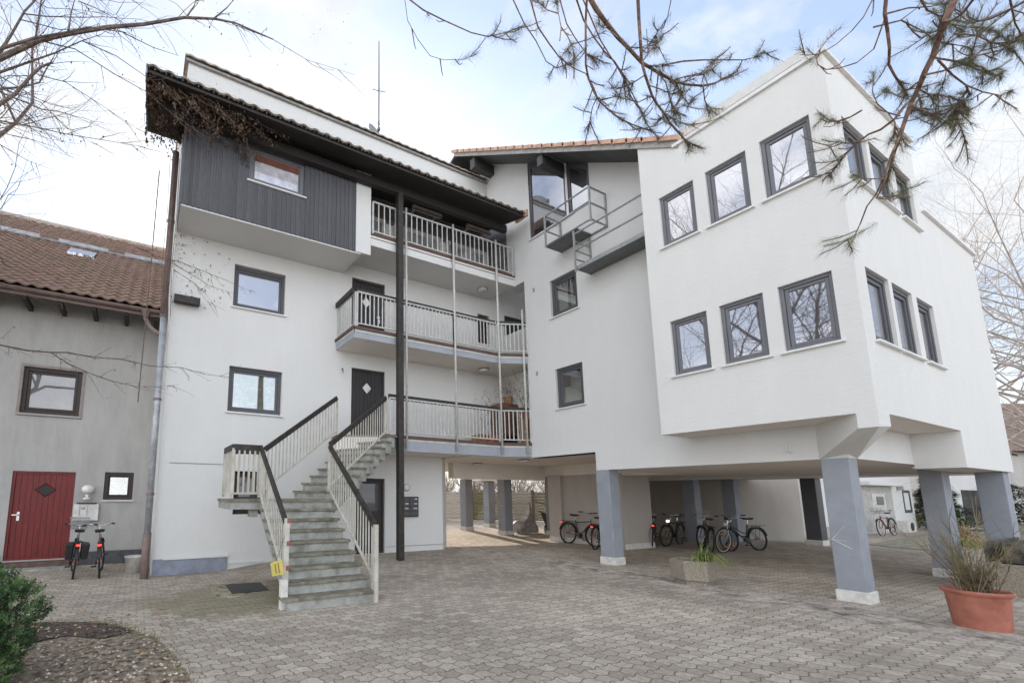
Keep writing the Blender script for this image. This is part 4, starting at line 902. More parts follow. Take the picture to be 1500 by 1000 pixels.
MB().lathe((9.46, 1.76, 0), [(.26, .40), (.15, .425), (.001, .43)], 30).build('pot_soil', mat('mossy_soil', (.10, .10, .035), .95, var=.4, scale=20, bmp=.6), pt)
def stems(m, c, n, h, spread, r0, seed, twig=3, kink=.12):
    r = random.Random(seed)
    for _ in range(n):
        a = r.uniform(0, 6.28); l = h*r.uniform(.5, 1.1); p = V((c[0]+r.gauss(0, .06), c[1]+r.gauss(0, .06), c[2])); d = V((math.cos(a)*spread*r.uniform(.1, 1), math.sin(a)*spread*r.uniform(.1, 1), 1)).normalized(); pts = [p.copy()]
        for i in range(6):
            d = (d+V((r.gauss(0, kink), r.gauss(0, kink), r.gauss(0, .05)))).normalized(); p = p+d*(l/6); pts.append(p.copy())
        m.tube(pts, [lerp(r0, r0*.3, i/6) for i in range(7)], 5)
        for k in range(twig):
            q = pts[r.randint(2, 5)]; e = (d+V((r.gauss(0, .7), r.gauss(0, .7), r.gauss(.1, .4)))).normalized(); l2 = l*r.uniform(.15, .4)
            m.tube([q, q+e*l2*.5, q+(e+V((0, 0, .25)))*l2], [r0*.45, r0*.35, r0*.18], 4)
t = thing('bare_shrub', 'bare twiggy shrub growing in the terracotta coloured pot', 'shrub', (9.46, 1.76, .42))
m = MB(); stems(m, (9.42, 1.76, .41), 20, 1.0, .62, .0065, 4, 5); m.build('stems', mat('olive_twigs', (.17, .14, .065), .85, var=.3, scale=8), t)
m = MB(); stems(m, (9.46, 1.76, .41), 60, .45, .45, .0045, 5, 4, .2); m.build('dry_base', mat('dry_twigs', (.16, .115, .075), .9, var=.4, scale=10), t)
m = MB(); stems(m, (9.43, 1.80, .41), 14, 1.0, .9, .005, 15, 6); m.build('pale_stems', mat('straw_twigs', (.30, .24, .14), .9, var=.3, scale=8), t)
sp = thing('trough_planter', 'long stepped concrete planter at the right edge behind the pot', 'planter', (14.6, 1.9, 0))
m = MB(); m.box(12.9, 1.45, -.05, 16, 1.57, .50); m.box(12.9, 1.57, -.05, 13.02, 2.15, .50); m.box(12.9, 2.15, -.05, 16, 2.27, .50); m.build('front_trough', M['agg'], sp, bevel=.01)
m = MB(); m.box(13.3, 2.28, -.05, 15.8, 2.31, .82); m.box(13.3, 1.9, .50, 15.8, 2.1, .82); m.build('rear_tier', mat('mossy_concrete', (.13, .115, .09), .9, var=.4, scale=7, bmp=.5), sp)
m = MB(); m.box(13.02, 1.57, 0, 15.95, 2.15, .43); m.build('planter_soil', M['soil'], sp)
blades('grass_tuft', 'small bright green tuft growing in the trough planter', (13.2, 1.7, .43), 40, .28, .35, 'blade', 'blade', seed=8, w=.008)

# ================================================================ BALCONY FURNITURE
cb = thing('wooden_cabinet', 'reddish wooden cabinet standing on the lowest balcony', 'cabinet', (10.4, 10.3, 3.06))
m = MB(); m.box(9.75, 10.35, 3.42, 11.3, 10.85, 4.42); m.build('cabinet_body', M['woodplank'], cb)
for i in range(3): m = MB(); m.box(9.77+i*.51, 10.325, 3.46, 10.25+i*.51, 10.349, 3.9); m.build('cabinet_door', M['woodplank'], cb); 
for i in range(2): m = MB(); m.box(9.77+i*.77, 10.325, 3.93, 10.5+i*.77, 10.349, 4.38); m.build('cabinet_door', M['woodplank'], cb)
m = MB(); m.box(9.8, 10.4, 3.06, 11.25, 10.8, 3.42); m.build('cabinet_base', M['brownframe'], cb)
cr = thing('wooden_crate', 'orange wooden crate on the balcony floor beside the cabinet', 'crate', (9.0, 10.4, 3.06))
for i in range(3): m = MB(); m.box(8.75, 10.2, 3.08+i*.10, 9.5, 10.22, 3.16+i*.10); m.box(8.75, 10.6, 3.08+i*.10, 9.5, 10.62, 3.16+i*.10); m.box(8.75, 10.22, 3.08+i*.10, 8.77, 10.6, 3.16+i*.10); m.box(9.48, 10.22, 3.08+i*.1, 9.5, 10.6, 3.16+i*.1); m.build('slat', M['woodbox'], cr)
def potplant(label, c, h, s, mt, seed, potm='terracotta', zl=True):
    t = thing('potted_plant', label, 'plant', c, 'plants on the lowest balcony'); r = random.Random(seed)
    MB().lathe(c, [(.001, 0), (.10, 0), (.14, .22), (.15, .22), (.15, .25), (.12, .25), (.1, .2), (.001, .2)], 14).build('plant_pot', M[potm], t)
    m = MB(); stems(m, (c[0], c[1], c[2]+.2), 9, h, .45, .006, seed, 4); m.build('stems', M['bark'], t)
    m = MB()
    for _ in range(140):
        p = V((c[0]+r.gauss(0, s), c[1]+r.gauss(0, s), c[2]+.25+h*r.uniform(.25, 1.1))); a = V((r.gauss(0, 1), r.gauss(0, 1), r.gauss(0, 1))).normalized(); b = a.orthogonal().normalized(); l = r.uniform(.02, .05)
        m.quad(p-a*l, p+b*l*.5, p+a*l, p-b*l*.5)
    m.build('leaves', M[mt], t)
potplant('leggy plant with reddish leaves behind the lowest balcony railing', (9.1, 10.1, 3.06), 1.25, .18, 'deadleaf', 21)
potplant('pale plant on top of the wooden cabinet', (10.2, 10.55, 4.42), .5, .12, 'leafpale', 22, 'woodbox')
potplant('green climbing plant at the right end of the lowest balcony', (10.05, 9.75, 3.9), 1.1, .14, 'blade', 23)
MB().tube([(10.05, 9.75, 3.06), (10.05, 9.75, 3.9)], .12, 10).build('plant_stand', M['woodbox'])
tag(bpy.data.objects['plant_stand'], 'wooden plant stand under the green climbing plant on the balcony', 'stand')

# ================================================================ THINGS IN THE PASSAGE
tc = thing('covered_scooter', 'scooter hidden under a grey tarpaulin in the passage', 'scooter', (15.1, 14.25, 0))
r = random.Random(5); m = MB(); n0 = 26; cx, cy = 14.8, 14.35
for i in range(17):
    z = 1.34*i/16
    ra = .50*(1-smooth(.1, .75, z))+.15*(1-smooth(.6, 1.34, z))+.025; rb = .34*(1-smooth(.1, .7, z))+.12*(1-smooth(.6, 1.34, z))+.02
    for k in range(n0):
        a_ = 2*math.pi*k/n0; f = 1+.13*math.sin(a_*4+z*5)+.08*math.sin(a_*9+2+z*6)
        m.v.append((cx+ra*f*math.cos(a_)*.75+.05*math.sin(z*4), cy+ra*f*math.sin(a_)*-1*.4+rb*f*math.sin(a_)*.6-.10*z+.06*math.sin(z*5), z*.99+.01))
for i in range(16):
    for k in range(n0): k2 = (k+1) % n0; m.f.append((i*n0+k, i*n0+k2, (i+1)*n0+k2, (i+1)*n0+k))
m.f.append(tuple(16*n0+k for k in range(n0)))
for i in range(9):
    for k in range(16):
        pass
m.ball((14.42, 14.55, .27), .30, 14, 8, (1, 1, .9)); m.build('tarpaulin', M['tarp'], tc, smooth=True)
m = MB(); m.tube([(15.3, 13.95, .17), (15.38, 13.90, .17)], .17, 14); m.build('wheel', M['rubber'], tc)
ct = thing('black_cart', 'black two-wheeled cart parked beside the covered scooter', 'cart', (15.7, 13.75, 0))
m = MB(); m.hexa([(15.4, 13.5, .35), (16.2, 13.3, .35), (16.3, 13.9, .35), (15.5, 14.1, .35)], [(15.2, 13.4, .85), (16.3, 13.15, .85), (16.45, 14.0, .85), (15.35, 14.2, .85)]); m.build('cart_tub', M['black'], ct)
for (x, y) in ((15.5, 13.42), (15.75, 14.1)): m = MB(); m.tube([(x, y, .22), (x+.05, y+.02, .22)], .22, 16); m.build('wheel', M['rubber'], ct)
m = MB(); m.tube([(15.4, 13.9, .8), (15.0, 14.0, .95)], .02, 6); m.build('handle', M['black'], ct)
A0, A1 = V((15.6, 24.8, 0)), V((24.2, 18.0, 0)); dd = (A1-A0).normalized(); Lf = (A1-A0).length; nf = 6
fmats = [brd('fence_tan', (.34, .22, .12), .09, 2, .2), brd('fence_white', (.44, .40, .35), .09, 2, .1), brd('fence_green', (.17, .16, .08), .09, 2, .2), brd('fence_pale', (.33, .30, .25), .09, 2, .15), brd('fence_mossy', (.15, .125, .06), .09, 2, .25), brd('fence_mossy_two', (.17, .14, .075), .09, 2, .25)]
flabs = ['tan woven fence panel next to the left wall seen through the passage', 'bleached white woven fence panel behind the first passage pillar', 'narrow greenish woven fence panel behind the middle passage pillars', 'pale woven fence panel left of the dark middle pillar', 'mossy woven fence panel behind the covered scooter', 'brown woven fence panel behind the black cart']
for i in range(nf):
    a, b = A0+dd*(Lf*i/nf+.03), A0+dd*(Lf*(i+1)/nf-.06); t = thing('fence_panel', flabs[i], 'fence', tuple((a+b)/2), 'woven fence panels behind the passage')
    m = MB(); sdv = V((-dd.y, dd.x, 0)); rows = 19
    for k in range(rows):
        pts = []; l = (b-a).length
        for j in range(25): s = j/24; pts.append(a+(b-a)*s+sdv*(.035*math.sin(s*math.pi*6+(math.pi if k % 2 else 0)))+V((0, 0, .12+k*.09)))
        for p, q in zip(pts, pts[1:]): m.bar(p, q, .012, .082)
    m.build('woven_slats', fmats[i], t)
    for p in (a, b): m = MB(); m.box(p.x-.04, p.y-.04, 0, p.x+.04, p.y+.04, 1.9); m.build('post', M['bark'], t)

# ================================================================ HOUSES BEYOND
def farhouse(name, label, cat, u0, u1, w, dep, ez, rise, wm='white'):
    t = thing(name, label, cat, ((u0+u1)/2, w, 0)); m = MB(); m.box(u0, w, -.2, u1, w+dep, ez); m.prism([(w, ez), (w+dep, ez), (w+dep/2, ez+rise)], lambda y, z: (u0+.01, y, z), lambda y, z: (u1-.01, y, z)); m.build('wall', M[wm], t)
    s = rise/(dep/2); m = MB(); m.hexa([(u0-.3, w-.5, ez-.5*s), (u1+.3, w-.5, ez-.5*s), (u1+.3, w+dep/2, ez+rise), (u0-.3, w+dep/2, ez+rise)], [(u0-.3, w-.5, ez-.5*s+.15), (u1+.3, w-.5, ez-.5*s+.15), (u1+.3, w+dep/2, ez+rise+.15), (u0-.3, w+dep/2, ez+rise+.15)])
    m.hexa([(u0-.3, w+dep/2, ez+rise), (u1+.3, w+dep/2, ez+rise), (u1+.3, w+dep+.5, ez-.5*s), (u0-.3, w+dep+.5, ez-.5*s)], [(u0-.3, w+dep/2, ez+rise+.15), (u1+.3, w+dep/2, ez+rise+.15), (u1+.3, w+dep+.5, ez-.5*s+.15), (u0-.3, w+dep+.5, ez-.5*s+.15)])
    rf = m.build('roof', M['soffitwood'], t); tiles('roof_tiles', 'tilefar', rf, (u0-.3, w-.55, ez-.5*s+.14), (1, 0, 0), (0, 1, s), u1-u0+.6, (dep/2+.5)*math.sqrt(1+s*s), tw=.33, tl=.4)
    return t
h1 = farhouse('white_house', 'white house with recessed porch seen between the front pillars', 'house', 24.2, 34.9, 8.0, 9, 4.9, 3.0)
Y1 = PF('Y', 8.0)
m = MB(); m.box(24.2, 7.965, -.1, 28.2, 7.997, .42); m.box(31.9, 7.965, -.1, 34.9, 7.997, .30); m.build('plinth', M['house'], h1)
m = MB(); m.box(28.25, 7.95, 0, 31.9, 7.985, 2.1); m.build('porch_wall', mat('grey_porch', (.45, .44, .42), .9), h1)
m = MB(); m.box(29.3, 7.93, 1.02, 30.9, 7.949, 1.75); p = m.build('porch_window_surround', M['whiteplastic'], h1); m = MB(); m.box(29.8, 7.91, 1.25, 30.6, 7.929, 1.62); m.build('porch_window', M['glassdoor'], h1)
m = MB(); m.box(28.0, 7.6, 2.12, 32.2, 7.98, 2.28); m.build('porch_canopy', M['white'], h1)
window(h1, Y1, 33.5, 34.5, .85, 1.95, -.03, 'frame', 'glassdim', .08, .05, None)
t = thing('wall_lamp', 'small dark lantern on the white house beyond the parking', 'lamp', (32.9, 7.9, 1.95)); m = MB(); m.box(32.8, 7.8, 1.95, 33.0, 7.99, 2.3); m.build('lantern', M['spot'], t)
t = thing('air_unit', 'white box unit with a round fan at the foot of the white house', 'unit', (32.0, 7.6, 0)); m = MB(); m.box(31.5, 7.5, 0, 32.6, 7.9, .5); m.build('case', M['whiteplastic'], t); m = MB(); m.tube([(32.05, 7.49, .25), (32.05, 7.47, .25)], .19, 18); m.build('fan', M['black'], t)
t = thing('tub', 'blue tub on the ground beside the white house', 'tub', (34.9, 7.5, 0)); MB().lathe((34.9, 7.4, 0), [(.001, 0), (.3, 0), (.38, .4), (.4, .42), (.36, .42), (.28, .05), (.001, .05)], 16).build('tub_body', mat('blue_plastic', (.10, .16, .30), .5), t)
h2 = farhouse('terrace_house', 'white terrace with a dark open gateway far behind the right pillars', 'house', 40.5, 56, 8.0, 9, 4.9, 3.0)
m = MB(); m.box(43.4, 7.95, 0, 48.0, 7.99, 2.05); m.build('gateway', M['glassdoor'], h2)
m = MB(); m.tube([(49.6, 7.9, 0), (49.6, 7.9, 4.6)], .16, 8); m.build('downpipe', M['brownpipe'], h2); m = MB(); m.box(52.2, 7.95, 0, 55, 7.99, 2.0); m.build('window', M['glassdim'], h2)
th = R_(-27.46+3); h3 = farhouse('tiled_house', 'distant house with brown tiled roof at the right edge', 'house', -1, 16, 0, 11, 6.0, 5.0, 'house'); h3.location = h3.location  # moved below
for ch in h3.children: pass
c0 = CAM+V((CF.x, CF.y, 0)).normalized()*40+V((CR.x, CR.y, 0)).normalized()*(40*(1462-551)/661.6)
h3.location = (c0.x+7.5*CR.x, c0.y+7.5*CR.y, 0); h3.rotation_euler = (0, 0, R_(-27.46))
# ================================================================ GROUND
M['soil2'] = mat('dark_soil', (.11, .078, .06), .95, var=.5, scale=16, bmp=.8, bscale=50)
def axis(lo, hi, a, b, st):
    v = [lo]; x = lo
    far = [-120, -80, -50, -30, -20, -14]
    v = [q for q in far if lo <= q < a]; n = int((b-a)/st); v += [a+(b-a)*i/n for i in range(n+1)]; v += [q for q in (20, 24, 30, 40, 60, 90, 130, 180) if b < q <= hi]
    return v
us, ws = axis(-120, 180, -9, 14, .5), axis(-50, 180, 3, 23, .5)
m = MB(); m.v = [(u, w, gh(u, w)) for w in ws for u in us]; nu = len(us)
m.f = [(j*nu+i, j*nu+i+1, (j+1)*nu+i+1, (j+1)*nu+i) for j in range(len(ws)-1) for i in range(nu-1)]
g = struct(m.build('ground', M['paving'], keep=True, smooth=True))
bed = [(-3.2, 7.9), (-2.0, 7.55), (-.95, 7.22), (-.45, 6.95), (-.10, 6.62), (.10, 6.2), (.30, 5.8), (.42, 5.2), (.50, 4.6), (.55, 3.9), (.5, 2.5), (-4, 2.5), (-4, 7.9)]
m = MB(); m.v = [(x, y, gh(x, y)+.008) for x, y in bed]; m.f = [tuple(reversed(range(len(bed))))]
struct(m.build('planting_bed', M['gravel'], keep=True))
sp_ = [(-2.6, 7.65), (-2.0, 7.5), (-.97, 7.18), (-.48, 6.92), (-.14, 6.60), (.06, 6.2), (-.25, 6.05), (-.6, 6.35), (-1.0, 6.2), (-1.6, 6.5), (-2.4, 6.4)]
m = MB(); m.v = [(x, y, gh(x, y)+.013) for x, y in sp_]; m.f = [tuple(reversed(range(len(sp_))))]
struct(m.build('soil', M['soil2'], keep=True))
def inside(x, y, poly):
    c = False
    for (x1, y1), (x2, y2) in zip(poly, poly[1:]+poly[:1]):
        if (y1 > y) != (y2 > y) and x < (x2-x1)*(y-y1)/(y2-y1)+x1: c = not c
    return c
r = random.Random(11); m = MB(); k = 0
while k < 1700:
    x, y = r.uniform(-2.2, .55), r.uniform(2.8, 7.6)
    if not inside(x, y, bed) or (y > 6.0 and r.random() < .75): continue
    k += 1; s = r.uniform(.006, .022); z = gh(x, y)+.008; a = r.uniform(0, 6.3); b = len(m.v)
    for q in range(5): m.v.append((x+s*math.cos(a+q*1.257)*r.uniform(.7, 1.2), y+s*math.sin(a+q*1.257)*r.uniform(.7, 1.2), z))
    m.v.append((x, y, z+s*.8)); m.f += [(b+q, b+(q+1) % 5, b+5) for q in range(5)]
tag(m.build('gravel', M['pebble'], keep=True), 'pale gravel scattered over the planting bed in the near left corner', 'gravel', kind='stuff')
m = MB()
for _ in range(900):
    t = r.random(); i = r.randint(1, 8); x, y = lerp(bed[i][0], bed[i+1][0], t)+r.gauss(-.03, .07), lerp(bed[i][1], bed[i+1][1], t)+r.gauss(0, .07)
    z = gh(x, y)+.006; a = V((r.gauss(0, .5), r.gauss(0, .5), 1)).normalized(); l = r.uniform(.01, .035); sd = V((math.cos(x*90), math.sin(x*90), 0))*.005
    m.quad(V((x, y, z))-sd, V((x, y, z))+sd, V((x, y, z))+a*l)
tag(m.build('moss_tufts', M['moss'], keep=True), 'moss and short grass along the edge of the planting bed', 'moss', kind='stuff')
m = MB()
for _ in range(190):
    q = r.random()
    if q < .35: x, y = r.uniform(-1.2, .5), r.uniform(5.0, 7.3)
    elif q < .6: x, y = r.uniform(-1.5, 2.2), r.uniform(7, 10.3)
    else: x, y = r.uniform(-.5, 9), r.uniform(2.5, 10)
    z = gh(x, y)+.014; s = r.uniform(.012, .035); a = r.uniform(0, 6.3); c, sn = math.cos(a)*s, math.sin(a)*s
    m.quad((x-c, y-sn, z), (x+sn*.5, y-c*.5, z+r.uniform(0, .02)), (x+c, y+sn, z+r.uniform(0, .012)), (x-sn*.5, y+c*.5, z))
for _ in range(42):
    x, y = r.uniform(-1.4, .4), r.uniform(5.2, 7.2)
    z = gh(x, y)+.02; s = r.uniform(.025, .05); a = r.uniform(0, 6.3); c, sn = math.cos(a)*s, math.sin(a)*s
    m.quad((x-c, y-sn, z), (x+sn*.5, y-c*.5, z+r.uniform(.005, .03)), (x+c, y+sn, z+r.uniform(0, .012)), (x-sn*.5, y+c*.5, z+.004))
tag(m.build('fallen_leaves', M['leafpale'], keep=True), 'dry fallen leaves scattered over the paving and the planting bed', 'leaves', kind='stuff')
m = MB(); m.slab([(21, 4.3), (40, 4.0), (46, 6.4), (30, 6.9), (22, 6.2)], -.02, .02); struct(m.build('lawn', M['grass'], keep=True))

# ================================================================ VEGETATION
def grow(m, p, d, Ln, rad, lvl, mx, R, up=.1, kids=4, tips=None, jit=.14, tw=.62):
    n = 5 if lvl < mx else 4; pts = [p.copy()]; rs = [rad]
    for i in range(n):
        d = (d+V((R.gauss(0, jit), R.gauss(0, jit), R.gauss(up, jit*.6)))).normalized(); p = p+d*(Ln/n); pts.append(p.copy()); rs.append(rad*(1-.62*(i+1)/n))
    m.tube(pts, rs, 8 if lvl == 0 else (5 if lvl < 3 else 3), cap=False)
    if lvl >= mx:
        if tips is not None: tips.append(p)
        return
    for k in range(kids if lvl else kids+2):
        t = R.uniform(.3, 1); f = t*n; i = min(n-1, int(f)); q = pts[i].lerp(pts[i+1], f-i); ax = d.orthogonal().normalized(); ax.rotate(Matrix.Rotation(R.uniform(0, 6.28), 3, d)); e = (d*R.uniform(.5, .95)+ax*R.uniform(.55, 1.0)).normalized()
        grow(m, q, e, Ln*tw*R.uniform(.75, 1.15)*(1.15-.45*t), rs[i]*.55, lvl+1, mx, R, up, kids, tips, jit, tw)
    grow(m, p, d, Ln*tw, rs[-1], lvl+1, mx, R, up, kids, tips, jit, tw)
def bare_tree(name, label, base, h, seed, mt='bark', mx=4, kids=4, up=.06, rad=None, dirn=(0, 0, 1), group=None, trunk_h=.22, tw=.64, limbs=6, spread=.8, cat='tree', jit=.14, ll=.26):
    R = random.Random(seed); t = thing(name, label, cat, base, group); b = V(base); rad = rad or h*.018
    m = MB(); th = h*trunk_h; pts = [b+V((0, 0, -.1)), b+V((R.gauss(0, .05), R.gauss(0, .05), th*.5)), b+V((R.gauss(0, .1), R.gauss(0, .1), th)), b+V((R.gauss(0, .2), R.gauss(0, .2), h*.62))]
    m.tube(pts, [rad*1.2, rad, rad*.85, rad*.35], 10); m.build('trunk', M[mt], t, smooth=True)
    m = MB(); tips = []
    for i in range(limbs):
        f = i/limbs; z = lerp(th*.8, h*.6, f); a = i*2.4+R.uniform(-.4, .4); d = (V((math.cos(a)*spread, math.sin(a)*spread, R.uniform(.45, .9)))+V(dirn)*.25).normalized(); s = b+(pts[2]-b)*min(1, z/th) if z < th else pts[2].lerp(pts[3], (z-th)/(h*.62-th))
        grow(m, s, d, h*ll*(1.15-.4*f), rad*.45*(1.1-.4*f), 1, mx, R, up, kids, tips, jit, tw)
    m.build('crown', M[mt], t); return t, tips
# broad tree just outside the left edge: reflected in the windows, its branches hang into the view
LT, tips = bare_tree('deciduous_tree', 'tall bare tree at the left whose thin branches hang over the yard', (-4.6, 8.6, -.1), 20, 31, mx=4, kids=6, limbs=11, rad=.17, trunk_h=.2, spread=.75)
LBR = [
 (5.2, 6.0, .050, .010, [(-40,100),(0,86),(60,58),(110,48),(160,40),(210,36),(270,26),(315,28),(345,34),(400,58)]),
 (5.1, 5.5, .030, .006, [(-40,88),(0,72),(50,56),(95,48),(130,40),(185,48)]),
 (5.3, 5.8, .018, .004, [(100,45),(104,20),(112,-10)]), (5.7, 6.1, .016, .003, [(272,27),(285,8),(290,-15)]), (5.8, 6.2, .016, .003, [(313,28),(332,12),(347,-5)]),
 (5.3, 6.0, .026, .004, [(-40,118),(0,106),(40,92),(80,78),(120,60),(150,50)]),
 (5.0, 5.4, .034, .016, [(-40,190),(0,152),(22,138),(45,112),(60,98),(76,92)]),
 (5.4, 6.4, .010, .003, [(60,60),(110,72),(170,110),(215,135),(250,165),(300,200)]), (5.4, 6.4, .009, .003, [(120,60),(170,82),(225,120),(262,150)]),
 (5.5, 6.5, .009, .003, [(180,48),(225,70),(262,82)]), (5.4, 6.2, .008, .002, [(55,110),(95,120),(130,142),(165,165),(200,188)]),
 (5.0, 5.6, .013, .002, [(-30,172),(0,177),(50,186),(100,197),(150,205),(215,216)]), (5.1, 5.8, .008, .002, [(0,130),(60,150),(95,185),(140,212)]),
 (5.0, 5.8, .008, .002, [(0,152),(35,166),(60,190),(80,200)]), (5.0, 5.8, .007, .002, [(0,212),(40,235),(80,250)]),
 (6.5, 8.6, .022, .004, [(-40,500),(0,505),(40,513),(75,516),(100,516),(135,523),(180,526),(220,536),(265,538),(300,548),(335,552)]),
 (7.0, 8.6, .013, .003, [(74,516),(100,533),(130,546),(165,558),(200,566),(232,566),(262,563)]),
 (7.5, 8.8, .013, .003, [(200,362),(230,376),(262,383),(300,398),(335,412),(368,427)]), (7.6, 8.8, .009, .002, [(250,384),(280,402),(310,420),(345,430)]), (7.2, 8.3, .007, .002, [(255,395),(285,415),(302,440),(330,455)]),
 (5.6, 6.6, .008, .002, [(30,-10),(70,12),(110,14),(170,22)]), (5.6, 6.6, .009, .002, [(115,2),(140,12),(170,28),(200,42)]), (6, 7, .007, .002, [(0,415),(60,440),(100,455)]),
 (6.0, 6.6, .008, .002, [(340,35),(400,58),(450,88),(520,110)])]
m = MB(); lf = MB(); R = random.Random(3)
for (d0, d1, r0, r1, pts) in LBR:
    n = len(pts)-1; P = [at(x, y, lerp(d0, d1, i/n)+R.uniform(-.05, .05)) for i, (x, y) in enumerate(pts)]
    m.tube(P, [lerp(r0, r1, i/n)*.72 for i in range(n+1)], 7 if r0 > .02 else 5)
    for i in range(n):
        for _ in range(3 if r0 > .012 else 2):
            q = P[i].lerp(P[i+1], R.random()); d = (P[i+1]-P[i]).normalized(); e = (d+V((R.gauss(0, .5), R.gauss(0, .5), R.gauss(-.15, .5)))).normalized(); l = R.uniform(.12, .55)
            tp = [q]; 
            for k in range(4): e = (e+V((R.gauss(0, .15), R.gauss(0, .15), R.gauss(-.02, .12)))).normalized(); tp.append(tp[-1]+e*l/4)
            m.tube(tp, [.0045, .0035, .003, .0022, .0015], 3, cap=False)
            for k in range(R.randint(1, 4)):
                c = tp[R.randint(1, 4)]+V((R.gauss(0, .02), R.gauss(0, .02), R.gauss(-.01, .02))); a = V((R.gauss(0, 1), R.gauss(0, 1), R.gauss(0, 1))).normalized()*R.uniform(.006, .020); b = a.orthogonal().normalized()*a.length*.6
                lf.quad(c-a, c+b, c+a, c-b)
for _ in range(260):
    x, y = R.uniform(0, 520), R.uniform(0, 230); 
    if x > 330 and y > 140: continue
    c = at(x, y, R.uniform(5, 7)); a = V((R.gauss(0, 1), R.gauss(0, 1), R.gauss(0, 1))).normalized()*R.uniform(.005, .014); b = a.orthogonal().normalized()*a.length*.6; lf.quad(c-a, c+b, c+a, c-b)
for q in (LBR[0], LBR[1], LBR[5], LBR[6], LBR[15]):
    s = at(*q[4][0], q[0]); m.tube([V((-4.5, 8.5, max(2.5, s.z-1.5))), (V((-4.5, 8.5, s.z-.5))+s)/2, s], [q[2]*1.8, q[2]*1.3, q[2]], 7)
m.build('hanging_branches', M['bark'], LT); lf.build('dead_leaves', M['deadleaf'], LT)

